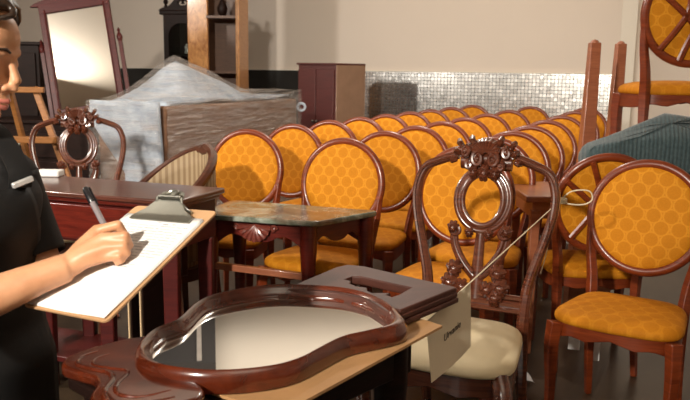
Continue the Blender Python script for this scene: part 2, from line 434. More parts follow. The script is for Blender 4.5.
def make_oval_chair(name, label):
    t = thing(name, label, 'chair')
    obj('seat', cushion(.425), M['fab_seat'], t, ang=60)
    obj('apron', apron_mb(.362, .43), M['cherry'], t, bevel=.003)
    for s in (-1, 1):
        mb = MB(); pts = spline([(s * .205, -.185, .425), (s * .211, -.196, .33), (s * .208, -.192, .18), (s * .207, -.195, .0)], 5)
        mb.tube(pts, lerpr([.033, .029, .022, .018], len(pts)), 4, nrm=(1, 1, 0)); obj('leg', mb, M['cherry'], t, bevel=.004)
    for s in (-1, 1):
        mb = MB(); pts = spline([(s * .175, .235, 0), (s * .172, .19, .2), (s * .172, .172, .40), (s * .180, yb(.52), .52), (s * .196, yb(.62), .62), (s * .204, yb(.72), .72), (s * .2, yb(.80), .80)], 5)
        mb.tube(pts, lerpr([.017, .021, .026, .024, .021, .018, .012], len(pts)), 4, nrm=(1, 1, 0)); obj('leg', mb, M['cherry'], t, bevel=.004)
    mb = MB(); ring = oval(.209, .209, OZ, 56)
    bn = V((0, -1, .16)).normalized()
    mb.tube(ring, .0190, 10, closed=True, flat=.9, nrm=bn); obj('back_frame', mb, M['cherry'], t)
    def pad(side, bulge):
        rs = []
        for f, h in ((.200, 0), (.196, .35), (.184, .62), (.155, .84), (.11, .95), (.05, .99), (.01, 1)):
            rs.append([p + bn * (side * (.004 + bulge * h)) for p in oval(f, f, OZ, 40)])
        return MB().loft(rs)
    obj('backrest_pad', pad(1, .02), M['fab_back'], t, ang=70)
    obj('rear_panel', pad(-1, .008), M['fab_back'], t, ang=70)
    mb = MB()
    def rp(a, r=.204): return V((r * math.cos(D2R(a)), 0, OZ + r * math.sin(D2R(a))))
    for a0, a1, bow in ((150, 285, .05), (30, 255, -.05), (112, 228, .07), (68, -48, -.07)):
        p0, p1 = rp(a0), rp(a1); mid = (p0 + p1) / 2 + V((bow, 0, 0)) * (1 if abs(bow) < .06 else 1)
        pts = [V((p.x, yb(p.z) + .02, p.z)) for p in spline([p0, mid, p1], 8)]
        mb.tube(pts, .013, 6, flat=.7, nrm=bn)
    obj('lattice', mb, M['cherry'], t)
    return t
A24 = D2R(-24)
def org(peak, a):            # origin of a chair from where the top of its back stands
    R = Matrix.Rotation(a, 3, 'Z'); return V((peak[0], peak[1], 0)) - R @ V((0, .268, 0))
proto = None
ORD = ['nearest', 'second', 'third', 'fourth', 'fifth', 'sixth', 'seventh', 'eighth', 'ninth']
rows = [('left', (-.545, 4.25), (.235, .478), [0, .97, 1.88, 2.79, 3.7, 4.65, 5.6, 6.7, 8]),
        ('middle', (0, 3.76), (.272, .59), [0, .84, 1.64, 2.44, 3.3, 4.3, 5.5, 7]),
        ('right', (.56, 3.45), (.264, .607), [0, .80, 1.56, 2.4, 3.4, 4.5, 5.8, 7.1])]
for rn, p0, st, ks in rows:
    for i, k in enumerate(ks):
        pk = (p0[0] + st[0] * k, p0[1] + st[1] * k)
        a = A24 + D2R(random.uniform(-1.5, 1.5)) + (D2R(7) if (rn == 'left' and i == 0) else 0)
        o = ORD[i] if i else 'front'
        if i == len(ks) - 1: lab = f'amber round-back chair at the far end of the {rn} chair row, by the mosaic'
        elif i == 0: lab = {'left': 'round-back amber chair behind the green marble table, front of the left row', 'middle': 'amber round-back chair above the marble table corner, front of the middle row', 'right': 'amber round-back chair right behind the carved chair, front of the right row'}[rn]
        else: lab = f'amber round-back chair, {o} from the front in the {rn} chair row'
        if proto is None:
            proto = make_oval_chair('dining_chair', lab); proto.location = org(pk, a); proto.rotation_euler = (0, 0, a); proto['group'] = 'round-back chairs lined up in rows'
        else: dup(proto, org(pk, a), a, lab, 'round-back chairs lined up in rows')
fc = dup(proto, org((1.20, 2.96), D2R(-33)), D2R(-33), 'amber round-back chair with bare floor in front, nearest on the right')
a2 = D2R(176); dup(proto, org((1.12, 3.19), a2), a2, 'round-back chair seen from behind with lattice, behind the large right chair')
a3 = D2R(173); p3 = org((1.60, 3.55), a3); p3.z = .7725
ct = dup(proto, p3, a3, 'lattice-backed amber chair standing on the console table beside the teal blanket'); ct.scale = (1.1, 1.0, 1.08)

# ------------------------------------------------------------------ console, blanket, posts on the right
t = thing('console_table', 'red-brown console table carrying the teal blanket and a chair', 'table', (0, 0, 0))
obj('tabletop', MB().box((1.56, 3.68, .756), (1.46, .50, .03)), M['redwood'], t, bevel=.006)
obj('apron', MB().box((1.56, 3.68, .70), (1.38, .42, .08)), M['redwood'], t, bevel=.004)
for x in (.885, 2.235):
    for y in (3.485, 3.875): obj('leg', MB().beam((x, y, .70), (x, y, 0), .045, .045, up=(0, 1, 0), w2=.03, h2=.03), M['redwood'], t, bevel=.004)
def blanket(x0, x1, y0, y1, z0, h, seed, hump):
    rnd = random.Random(seed)
    mb = MB(); n = 56; rings = []
    prof = [(.97, 0), (1.0, .12), (1.015, .35), (1.01, .6), (.985, .82), (.93, .96), (.8, 1.02), (.55, 1.04), (.25, 1.05), (.02, 1.05)]
    cx, cy = (x0 + x1) / 2, (y0 + y1) / 2; ph = [rnd.uniform(0, 6) for _ in range(6)]
    for sc, zf in prof:
        r = []
        for k in range(n):
            a = 2 * PI * k / n; c, s_ = math.cos(a), math.sin(a)
            x = math.copysign(abs(c) ** .35, c) * (x1 - x0) / 2 * sc; y = math.copysign(abs(s_) ** .35, s_) * (y1 - y0) / 2 * sc
            wob = .006 * math.sin(7 * a + ph[0]) + .004 * math.sin(13 * a + ph[1] + zf * 5)
            hh = h * zf
            if zf > .3:
                hh += hump * zf * ((math.exp(-((x - .02) / .2) ** 2) if x < .02 else 1) * (.55 + .45 * (y / (y1 - y0) * 2)) + .25 * math.sin(9 * x + ph[2]) * .3)
            r.append(V((cx + x * (1 + wob), cy + y + wob, z0 + hh + (.004 * math.sin(23 * x + ph[3]) if zf > .5 else 0))))
        rings.append(r)
    return mb.loft(rings)
tag(obj('moving_blanket', blanket(1.06, 1.80, 3.40, 3.535, .772, .115, 1, 0), M['teal'], ang=70), 'folded teal quilted blanket, lower of two, mostly hidden behind the right chairs', 'blanket', 'folded teal blankets')
tag(obj('moving_blanket', blanket(1.085, 1.86, 3.375, 3.55, 0.896, .125, 4, .13), M['teal'], ang=70), 'teal quilted moving blanket, uppermost of the pile above the right chair backs', 'blanket', 'folded teal blankets')
t = thing('footboard', 'wooden bed footboard with two tapered posts standing behind the right chairs', 'bed part', (0, 0, 0))
for (x, y, zt, ww) in ((1.295, 4.06, 1.49, .055), (1.598, 4.53, 1.505, .055)):
    p = obj('post', MB().beam((x - .02, y, 0), (x, y, zt), .10, .10, up=(0, 1, 0), w2=ww, h2=ww), M['redwood'], t, bevel=.005)
    obj('post_cap', MB().lathe([(.022, 0), (.022, .006), (.015, .014), (.004, .018)], (x, y, zt - .002), 12), M['redwood'], p)
obj('rail', MB().beam((1.32, 4.09, .55), (1.60, 4.50, .55), .03, .30), M['redwood'], t, bevel=.004)

# ------------------------------------------------------------------ carved chair
def make_carved(name, label, seatmat):
    t = thing(name, label, 'chair')
    W_ = M['carved']
    Y = lambda z: .20 + .17 * (z - .50)
    P = lambda x, z, d=0: V((x, Y(z) - d, z))
    sk = dict(hw=.25, hb=.19, yf=-.27, ybk=.17, bulge=.03)
    obj('seat', cushion(.43, **sk), seatmat, t, ang=60)
    obj('apron', apron_mb(.35, .438, **sk), W_, t, bevel=.003)
    for s in (-1, 1):
        mb = MB(); pts = spline([(s * .20, -.235, .43), (s * .225, -.27, .36), (s * .213, -.262, .22), (s * .19, -.235, .10), (s * .195, -.245, .04), (s * .205, -.262, 0)], 5)
        mb.tube(pts, lerpr([.030, .030, .022, .016, .016, .022], len(pts)), 12); obj('leg', mb, W_, t)
    for s in (-1, 1):
        mb = MB(); pts = spline([(s * .185, .29, 0), (s * .18, .22, .2), (s * .176, .195, .42), P(s * .177, .52), P(s * .185, .60), P(s * .208, .69), P(s * .236, .79), P(s * .25, .87), P(s * .246, .93), P(s * .222, .982), P(s * .170, 1.008), P(s * .105, 1.030)], 5)
        mb.tube(pts, lerpr([.017, .019, .022, .022, .020, .018, .017, .017, .017, .017, .017, .017], len(pts)), 8, flat=.85, nrm=(0, -1, 0))
        # raised bead running up the face of the stile
        bead = [p + V((s * .006, -.016, 0)) for p in pts[18:]]
        mb.tube(bead, .006, 6); obj('leg', mb, W_, t)
    Pk = P; P = lambda x, z, d=0: Pk(x * .76, z - .012, d)
    mb = MB()                                                            # crest: shell, volutes, leaves
    mb.tube(spline([P(-.125, 1.035), P(-.075, 1.065), P(0, 1.08), P(.075, 1.065), P(.125, 1.035)], 6), .024, 10, flat=.8, nrm=(0, -1, 0))
    mb.tube(spline([P(-.12, 1.02), P(-.06, 1.02), P(0, 1.03), P(.06, 1.02), P(.12, 1.02)], 6), .026, 10, flat=.7, nrm=(0, -1, 0))
    def volute(x, z, r, s, turns=1.6, d=.028, th=.0085):
        pts = []
        for i in range(26):
            f = i / 25; a = s * (f * turns * 2 * PI) + PI / 2
            q = r * (1 - .82 * f); pts.append(P(x + q * math.cos(a), z + q * math.sin(a), d))
        mb.tube(pts, lerpr([th, th * .9, th * .7], 26), 8); mb.ball(P(x, z, d + .002), .007, 8)
    volute(-.036, 1.035, .028, 1); volute(.036, 1.035, .028, -1)
    volute(-.098, 1.058, .021, -1, 1.3); volute(.098, 1.058, .021, 1, 1.3)
    volute(-.075, 1.012, .016, 1, 1.2); volute(.075, 1.012, .016, -1, 1.2)
    for k in range(-4, 5):                                              # shell ribs over the top
        a = D2R(90 - k * 19); mb.tube([P(.012 * math.cos(a), 1.05 + .01 * math.sin(a), .02), P(.062 * math.cos(a), 1.055 + .042 * math.sin(a), .03), P(.070 * math.cos(a), 1.056 + .046 * math.sin(a), .014)], [.006, .011, .009], 8)
    for x, z, an in ((-.125, 1.05, 150), (.125, 1.05, 30), (-.14, 1.028, 190), (.14, 1.028, -10), (-.06, 1.085, 115), (.06, 1.085, 65), (-.115, 1.075, 130), (.115, 1.075, 50)):
        a = D2R(an); mb.tube([P(x, z, .018), P(x + .02 * math.cos(a), z + .02 * math.sin(a), .03), P(x + .027 * math.cos(a), z + .027 * math.sin(a), .016)], [.010, .012, .009], 8)
    def leafcluster(x, z, s, sc=1.0):
        for an, l in ((20, .022), (65, .024), (110, .024), (155, .022), (200, .018), (-20, .018), (-70, .022), (-115, .022)):
            a = D2R(an); dx, dz = math.cos(a) * l * s * sc, math.sin(a) * l * sc
            mb.tube([P(x, z, .014), P(x + dx * .6, z + dz * .6, .032), P(x + dx, z + dz, .02)], [.010 * sc, .011 * sc, .007 * sc], 8)
        mb.ball(P(x, z, .03), .011 * sc, 8)
    leafcluster(0, .985, 1, 1.15); leafcluster(-.05, .985, -1, .95); leafcluster(.05, .985, 1, .95)
    obj('crest_carving', mb, W_, t); P = Pk
    mb = MB()                                                            # splat: ring, twin scrolls, V, acanthus
    def ring(rx, rz, r, d):
        mb.tube([P(rx * math.cos(2 * PI * k / 40), .878 + rz * math.sin(2 * PI * k / 40), d) for k in range(40)], r, 8, closed=True, flat=.8, nrm=(0, -1, 0))
    ring(.088, .102, .016, 0); ring(.074, .090, .011, .012); ring(.099, .112, .009, .006)
    for s in (-1, 1):
        volute(s * .085, .768, .024, -s, 1.4, .02); leafcluster(s * .095, .775, s, .9); leafcluster(s * .035, .762, s, .7)
        mb.tube(spline([P(s * .098, .77), P(s * .09, .71), P(s * .06, .655), P(s * .018, .61), P(0, .597)], 5), .015, 8, flat=.8, nrm=(0, -1, 0))
        mb.tube(spline([P(s * .088, .77, .012), P(s * .078, .715, .012), P(s * .05, .665, .012), P(s * .012, .622, .012)], 5), .008, 8)
        leafcluster(s * .078, .63, s, 1.25); leafcluster(s * .092, .58, s, 1.3); leafcluster(s * .045, .57, s, 1.1); leafcluster(s * .075, .545, s, 1.2)
    mb.tube(spline([P(0, .765), P(0, .70), P(0, .62), P(0, .53)], 5), lerpr([.016, .019, .022, .03], 16), 8, flat=.6, nrm=(0, -1, 0))
    obj('splat', mb, W_, t)
    mb = MB()
    for z, r in ((.548, .011), (.525, .014), (.505, .012)): mb.tube([P(-.178, z, .004), P(.178, z, .004)], r, 8)
    obj('back_rail', mb, W_, t)
    return t
AC = D2R(-25)
carv = make_carved('carved_chair', 'ornately carved walnut chair with cream seat and a tied paper tag', M['cream'])
carv.location = V((.505, 2.70, 0)) - Matrix.Rotation(AC, 3, 'Z') @ V((0, .29, 0)); carv.rotation_euler = (0, 0, AC)
b = dup(carv, (-1.48, 4.12, 0), D2R(14), 'carved wooden chair back rising behind the mahogany sideboard, below the standing mirror')

# tag sheet on a string, tied to the carved chair
t = thing('paper_tag', 'cream paper sheet with a handwritten word, hung by string from the carved chair', 'tag')
TA = V((.205, 1.80, .716)); TB = V((.335, 1.945, .775)); TC = V((.343, 1.945, .600)); TD = V((.223, 1.80, .556))
tn = (TB - TA).cross(TD - TA).normalized()
if tn.y > 0: tn = -tn
def tagpt(u, v): return TA * (1 - u) * (1 - v) + TB * u * (1 - v) + TC * u * v + TD * (1 - u) * v + tn * (.006 * math.sin(u * PI) * (v))
mb = MB(); mb.grid(tagpt, 10, 10); bk = [V(p) - tn * .0012 for p in mb.v]; fs = list(mb.f); n0 = len(mb.v)
mb.add(bk, [f[::-1] for f in fs])
edge = [i for i in range(11)] + [i * 11 + 10 for i in range(1, 11)] + [110 + i for i in range(9, -1, -1)] + [i * 11 for i in range(9, 0, -1)]
mb.f += [(edge[i], edge[(i + 1) % 40], edge[(i + 1) % 40] + n0, edge[i] + n0) for i in range(40)]
sheet = obj('sheet', mb, M['tagpaper'], t)
tx = text_mb('Urvanie', .025, .0003, .25); tu, tv = (TB - TA).normalized(), None
vd = (TD - TA); vd = (vd - tu * vd.dot(tu)).normalized()
ctr = tagpt(.50, .47) + tn * .0012
tx.v = [tuple(ctr + tu * V(p).x - (TA - TD).normalized() * -V(p).y + tn * (V(p).z + .001)) for p in tx.v]
obj('handwriting', tx, M['darkink'], sheet)
mb = MB()
kn = V((.765, 2.665, .880))
mb.tube(spline([TA + tn * .002, TB + V((0, 0, .002)), kn], 5), .0019, 6)
lp = spline([kn, V((.80, 2.655, .915)), V((.86, 2.65, .918)), V((.872, 2.65, .885)), V((.83, 2.65, .868)), kn + V((-.03, -.01, -.002))], 6)
mb.tube(lp, .0026, 6)
for k in range(3): mb.tube([kn + V((.022 * math.cos(2 * PI * j / 14), .024 * math.sin(2 * PI * j / 14), .006 * (k - 1))) for j in range(14)], .0026, 6, closed=True)
mb.tube(spline([kn, V((.752, 2.64, .83)), V((.728, 2.635, .77)), V((.716, 2.63, .69)), V((.70, 2.63, .62))], 5), .0022, 6)
obj('string', mb, M['string'], t)

# ------------------------------------------------------------------ hang tags and scrap under the right chair
def hangtag(name, x, y, z, w, h, rz, label):
    R = Matrix.Rotation(rz, 3, 'Z'); mb = MB()
    mb2 = plate([[(-w / 2, -h), (w / 2, -h), (w / 2, -.02), (w / 2 - .012, 0), (-w / 2 + .012, 0), (-w / 2, -.02)], [(.006 * math.cos(2 * PI * k / 10), -.016 + .006 * math.sin(2 * PI * k / 10)) for k in range(10)]], .0016)
    mb.add([V((x, y, z)) + R @ V((p[0], p[2], p[1])) for p in mb2.v], mb2.f)
    o = obj(name, mb, M['paper']); 
    obj('string', MB().tube(spline([(x, y - .001, z - .015), (x + .004, y + .01, z + .03), (x + .002, y + .02, z + .065)], 4), .0012, 5), M['string'], o)
    return tag(o, label, 'tag')
hangtag('hang_tag', 1.055, 3.065, .235, .058, .105, D2R(-12), 'white hang tag dangling beneath the nearest right chair, right of its dark leg')
hangtag('hang_tag', 1.04, 3.27, .20, .05, .10, D2R(-20), 'white hang tag dangling beneath the right chairs, left of the dark leg')
mb = MB(); mb.grid(lambda u, v: V((.71 + .12 * u - .02 * v, 3.09 + .07 * v + .02 * u, .004 + .018 * abs(math.sin(3 * u + 2 * v)) * (.4 + u))), 8, 6)
o = obj('paper_scrap', mb, M['paper']); so = o.modifiers.new('t', 'SOLIDIFY'); so.thickness = .001
tag(o, 'crumpled white paper scrap lying on the dark floor left of the right chair', 'paper')

# ------------------------------------------------------------------ marble-top table
t = thing('side_table', 'mahogany table with green marble top and carved shell apron', 'table')
FL, FR, RR, BL = V((-.64, 3.24, 0)), V((-.12, 3.10, 0)), V((.15, 3.37, 0)), V((-.54, 3.60, 0))
def rquad(P, r, n=6):
    out = []
    for i in range(4):
        a, b_, c = P[i - 1], P[i], P[(i + 1) % 4]; d0, d1 = (a - b_).normalized(), (c - b_).normalized()
        p0, p1 = b_ + d0 * r, b_ + d1 * r
        for k in range(n + 1):
            s = k / n; out.append(p0 * (1 - s) ** 2 + b_ * 2 * s * (1 - s) + p1 * s * s)
    return out
def inset(P, d):
    c = sum(P, V()) / 4; return [p + (c - p).normalized() * d for p in P]
q = [FL, FR, RR, BL]
mb = MB(); top = plate([[(p.x, p.y) for p in rquad(q, .035)]], .024, .007); mb.add([V(p) + V((0, 0, .694)) for p in top.v], top.f)
obj('marble_top', mb, M['marble'], t, ang=30)
qi = inset(q, .055)
mb = MB()
for i in range(4):
    a, b_ = qi[i], qi[(i + 1) % 4]; d = (b_ - a); n = 24; dn = V((d.y, -d.x, 0)).normalized()
    f0, f1, g0, g1 = [], [], [], []
    for k in range(n + 1):
        p = a + d * (k / n); s = abs(k / n - .5) * 2
        lo = .60 - .022 * math.cos(s * PI * 2.0) * (1 if s > .3 else .4) - .02 * s ** 6
        f0.append(p + V((0, 0, .683))); f1.append(p + V((0, 0, lo))); g0.append(p - dn * .02 + V((0, 0, .683))); g1.append(p - dn * .02 + V((0, 0, lo)))
    mb.loft([f0, f1, g1, g0], closed=True, cap=False) if False else None
    for k in range(n):
        vs = [f0[k], f0[k + 1], f1[k + 1], f1[k], g0[k], g0[k + 1], g1[k + 1], g1[k]]
        mb.add(vs, [(0, 1, 2, 3), (7, 6, 5, 4), (0, 4, 5, 1), (3, 2, 6, 7)] + ([(0, 3, 7, 4)] if k == 0 else []) + ([(1, 5, 6, 2)] if k == n - 1 else []))
obj('apron', mb, M['mahogany'], t)
for i, p in enumerate(qi):
    mb = MB(); pts = spline([p + V((0, 0, .683)), p + V((0, 0, .56)), p + V((0, 0, .4)), p + V((0, 0, .12)), p + V((0, 0, 0))], 5)
    mb.tube(pts, lerpr([.036, .036, .027, .021, .026], len(pts)), 12); obj('leg', mb, M['mahogany'], t)
fa, fb = qi[0], qi[1]; fd = (fb - fa).normalized(); fn = V((fd.y, -fd.x, 0))
cs = fa + (fb - fa) * .47 + fn * .004
mb = MB()
for k in range(-4, 5):
    an = D2R(-90 + k * 20); L = .068
    tip = cs + fd * (math.cos(an) * L) + V((0, 0, .668 + math.sin(an) * L))
    mb.tube([cs + V((0, 0, .668)) + fn * .002, cs * .45 + tip * .55 + V((0, 0, .668 * .45)) - V((0, 0, 0)) + fn * .012 if False else (cs + V((0, 0, .668))) * .4 + tip * .6 + fn * .014, tip + fn * .008, tip + fn * .001], [.005, .009, .0125, .006], 8)
for s in (-1, 1):
    pts = [cs + fd * (s * (.085 + .016 * (1 - f) * math.cos(f * 9))) + V((0, 0, .655 + .016 * (1 - f) * math.sin(f * 9))) + fn * .006 for f in [i / 14 for i in range(15)]]
    mb.tube(pts, .006, 7)
obj('shell_carving', mb, wood('shell_wood', (.10, .02, .014), (.20, .045, .03), .3, coat=.6), t)
obj('stretcher', MB().beam(qi[0] + V((0, 0, .475)) - fd * .0, qi[1] + V((0, 0, .455)), .025, .03), M['redwood'], t, bevel=.003)

# ------------------------------------------------------------------ sideboard at left
t = thing('sideboard', 'dark mahogany sideboard with flat top behind the clipboard', 'sideboard')
DA = V((-.620, 2.745, 0)); dv = V((-.94, .342, 0)).normalized(); du = V((.342, .94, 0)).normalized()   # along front (to the left), along depth
DL, DD, DH = 1.02, .36, .845
def dp(a, d, z): return DA + dv * a + du * d + V((0, 0, z))
rzd = math.atan2(dv.y, dv.x)
def dbox(a0, a1, d0, d1, z0, z1): return MB().box(dp((a0 + a1) / 2, (d0 + d1) / 2, (z0 + z1) / 2), (a1 - a0, d1 - d0, z1 - z0), rzd)
obj('top', dbox(-.005, DL, -.005, DD, DH - .022, DH), wood('sideboard_top_wood', (.06, .017, .010), (.10, .03, .019), .3, coat=.5), t, bevel=.006)
obj('moulding', dbox(.012, DL - .02, .008, DD - .01, DH - .04, DH - .022), M['mahogany'], t, bevel=.005)
obj('case', dbox(.03, DL - .03, .03, DD - .02, DH - .20, DH - .04), M['darkred'], t, bevel=.003)
obj('front_panel', dbox(.05, DL - .05, .018, .032, DH - .19, DH - .05), M['mahogany'], t, bevel=.005)
for a in (.06, .36, .66, DL - .06):
    for d in (.055, DD - .05): obj('leg', MB().beam(dp(a, d, DH - .2), dp(a, d, 0), .06, .06, up=(0, 1, 0), w2=.05, h2=.05), M['darkred'], t, bevel=.005)
obj('shelf', dbox(.04, DL - .04, .04, DD - .03, .12, .145), M['darkred'], t, bevel=.004)
for a in (.19, .245): obj('divider', dbox(a, a + .02, .05, DD - .06, .145, DH - .2), M['espresso'], t).__setitem__('label', 'dark upright divider'); obj('divider_edge', dbox(a + .007, a + .013, .042, .05, .145, DH - .2), M['paleedge'], t)
tag(obj('folded_paper', MB().box(dp(.86, .33, DH + .014), (.11, .07, .028), rzd + .3), M['paper'], bevel=.006), 'small folded white paper bundle at the rear edge of the sideboard', 'paper')

# ------------------------------------------------------------------ tub chair with striped back
t = thing('tub_chair', 'curved-back chair with beige striped upholstery behind the sideboard', 'chair', (-.875, 3.54, 0), D2R(-52))
def bh(a): return .55 + .385 * max(0, math.cos(a * .62)) ** 1.3
angs = [D2R(-95 + 190 * i / 36) for i in range(37)]
def tubp(a, r, z): return V((r * math.sin(a), r * math.cos(a) * 1.0, z))
mb = MB(); mb.tube([tubp(a, .25, bh(a)) for a in angs], [.023 + .012 * math.exp(-(a / .14) ** 2) for a in angs], 8, nrm=(0, 0, 1)); obj('top_rail', mb, M['walnut'], t)
def pad_(u, v):
    a = D2R(-92 + 184 * u); return tubp(a, .245, .46 + (bh(a) - .46) * v)
mb = MB().grid(pad_, 36, 6); o = obj('backrest', mb, M['stripe'], t, ang=80); so = o.modifiers.new('t', 'SOLIDIFY'); so.thickness = .035; so.offset = 0
mb = MB(); mb.loft([[V((sc * .25 * math.cos(2 * PI * k / 32), sc * .25 * math.sin(2 * PI * k / 32) - .03, z)) for k in range(32)] for sc, z in ((.86, .40), (.88, .44), (.84, .48), (.6, .50), (.05, .505))]); obj('seat', mb, M['stripe'], t)
for a in (D2R(-92), D2R(92)): obj('post', MB().beam(tubp(a, .25, .40), tubp(a, .25, bh(a)), .035, .035, up=(0, 1, 0)), M['walnut'], t, bevel=.006)
for x, y in ((-.19, -.2), (.19, -.2), (-.16, .18), (.16, .18)): obj('leg', MB().beam((x, y, .42), (x * 1.1, y * 1.15, 0), .045, .045, up=(0, 1, 0), w2=.028, h2=.028), M['walnut'], t, bevel=.004)
mb = MB(); mb.loft([[V((sc * .25 * math.cos(2 * PI * k / 32), sc * .25 * math.sin(2 * PI * k / 32) - .01, z)) for k in range(32)] for sc, z in ((.96, .36), (.98, .42))]); obj('seat_frame', mb, M['walnut'], t)

# ------------------------------------------------------------------ wrapped furniture
WR = A24; wx = V((math.cos(WR), math.sin(WR), 0)); wy = V((-math.sin(WR), math.cos(WR), 0))
W0 = V((-1.235, 5.2, 0)); ddeep = .62; wlen = 1.98
def wp(a, b_, z): return W0 - wx * a + wy * b_ + V((0, 0, z))          # a: to the left face, b: away
t = thing('wrapped_furniture', 'large furniture piece wrapped in moving pads and clear stretch film', 'wrapped furniture')
mb = MB().box(wp(ddeep / 2 + .0, wlen / 2, .535), (ddeep - .03, wlen - .03, 1.07), WR); obj('carton', mb, M['carton'], t, bevel=.02)
def padside(u, v):
    z = .0 + 1.10 * v; lean = .05 * math.sin(v * 5 + u * 3) + .03 * math.sin(u * 9 + v * 11)
    ext = ddeep * (.50 + .5 * max(0, min(1, (v - .55) * 3.0)))
    return wp(.01 + ext * u, -.03 - .02 * abs(lean) + lean * .25, z)
mb = MB().grid(padside, 16, 24); o = obj('moving_pad', mb, M['pad'], t, ang=80); so = o.modifiers.new('t', 'SOLIDIFY'); so.thickness = .03; so.offset = 0
rnd = random.Random(3)
def tentz(u, v):
    a = ddeep * u; b_ = wlen * v
    d1 = math.hypot((u - .55) * .9, (v - .30) * 1.5)
    ed = min(1, 3.2 * max(0, min(u, 1 - u)), 4 * max(0, min(v, 1 - v)))
    return 1.10 + .05 * v + .32 * ed * max(0, 1 - d1 / .66) ** 1.05 + .012 * math.sin(14 * u + 9 * v) * (1 - abs(2 * u - 1))
mb = MB().grid(lambda u, v: wp(ddeep * (.06 + .88 * u), .06 + wlen * .9 * v, tentz(.06 + .88 * u, .03 + .9 * v) - .034 + .007 * math.sin(7 * u + 21 * v)), 20, 30)
o = obj('top_padding', mb, M['pad'], t, ang=80); so = o.modifiers.new('t', 'SOLIDIFY'); so.thickness = .02
nz = lambda x, y: .012 * math.sin(17 * x + 5 * math.sin(6 * y)) + .008 * math.sin(41 * y + 9 * x)
mb = MB()
mb.grid(lambda u, v: wp(ddeep * (1.02 * u - .01) + .0, wlen * v - .01, tentz(u, v) + .006 + .3 * nz(u, v)), 36, 50)
mb.grid(lambda u, v: wp(-.02 - .5 * abs(nz(u * 2, v * 3)), wlen * u - .01, .02 + (1.085 + .05 * u) * v), 50, 40)              # long side
mb.grid(lambda u, v: wp(ddeep * 1.02 * u - .01, -.065 - .8 * abs(nz(u * 2, v * 2)), .02 + 1.085 * v), 30, 40)
obj('stretch_film', mb, M['film'], t, ang=80)
mb = MB(); mb.tube([wp(-.03, wlen - .02, 1.0) + V((.035 * math.cos(k * .7), 0, .035 * math.sin(k * .7))) for k in range(12)], .012, 7); obj('film_knot', mb, M['pad'], t)

# ------------------------------------------------------------------ standing mirror on a dark dresser
t = thing('dresser', 'low dark dresser under the tilted standing mirror', 'dresser', (-2.22, 6.25, 0), D2R(-8))
obj('case', MB().box((-.1, .18, .46), (1.3, .5, .84)), M['espresso'], t, bevel=.008)
obj('top', MB().box((-.1, .17, .885), (1.36, .54, .03)), M['espresso'], t, bevel=.006)
for k in range(3):
    dr = obj('drawer', MB().box((-.1, -.075, .2 + k * .25), (1.2, .02, .22)), M['espresso'], t, bevel=.005)
    for s in (-1, 1): obj('knob', MB().ball((-.1 + s * .35, -.095, .2 + k * .25), .016, 10), M['steel'], dr)
for x in (-.68, .48):
    for y in (-.03, .39): obj('foot', MB().box((x, y, .025), (.07, .07, .05)), M['espresso'], t)
t = thing('dresser_mirror', 'tilted tall mirror in dark frame with broken pediment standing on the dresser', 'mirror')
MR = Matrix.Translation((-2.10, 6.28, .962)) @ Matrix.Rotation(D2R(4), 4, 'Z') @ Matrix.Rotation(D2R(-10), 4, 'Y') @ Matrix.Rotation(D2R(-13), 4, 'X')
hw, hh = .262, .93
def fr(mb): return mb.xf(MR)
mb = MB()
for s in (-1, 1): mb.box((s * hw, 0, hh / 2), (.055, .035, hh)); mb.tube([(s * (hw - .02), -.02, .03), (s * (hw - .02), -.02, hh - .03)], .007, 8)
mb.box((0, 0, .03), (2 * hw, .035, .06)); mb.box((0, 0, hh - .02), (2 * hw + .055, .04, .075))
obj('frame', fr(mb), M['darkred'], t, bevel=.004)
obj('glass', fr(MB().box((0, .004, hh / 2), (2 * hw - .03, .012, hh - .06))), M['mirror'], t)
ped = [(-.30, 0), (.30, 0), (.30, .03), (.22, .045), (.16, .08), (.10, .13), (.06, .14), (.045, .115), (.06, .10), (.075, .085), (.05, .06), (0, .055), (-.05, .06), (-.075, .085), (-.06, .10), (-.045, .115), (-.06, .14), (-.10, .13), (-.16, .08), (-.22, .045), (-.30, .03)]
pm = plate([[(p.x, p.y) for p in spline([(a, b_, 0) for a, b_ in ped], 3, True)]], .03, .004)
obj('pediment', fr(MB().add([V((p[0], p[2], p[1] + hh + .012)) for p in pm.v], pm.f)), M['darkred'], t)
obj('finial', fr(MB().lathe([(.02, .0), (.012, .02), (.022, .045), (.018, .065), (.006, .085)], (0, 0, hh + .06), 12)), M['darkred'], t)
for s in (-1, 1):
    mb = MB().beam((s * (hw + .06), .03, 0.0), (s * (hw + .06), .03, .56), .03, .03, up=(0, 1, 0)); mb.lathe([(.012, 0), (.022, .02), (.026, .045), (.018, .065), (.008, .085), (.014, .1), (.004, .12)], (s * (hw + .06), .03, .555), 12)
    obj('post', fr(mb), M['darkred'], t)

t = thing('cabinet', 'broad dark cabinet in shade at the far left behind the woman', 'cabinet', (-3.2, 7.2, 0))
obj('carcass', MB().box((0, 0, .76), (.84, .45, 1.52)), M['espresso'], t, bevel=.006)
obj('top', MB().box((0, 0, 1.535), (.90, .5, .03)), M['espresso'], t, bevel=.006)
for k in (-1, 1):
    dr = obj('door', MB().box((k * .2, -.235, .8), (.38, .02, 1.3)), M['espresso'], t, bevel=.004)
    obj('knob', MB().ball((k * .04, -.26, .8), .014, 8), M['steel'], dr)

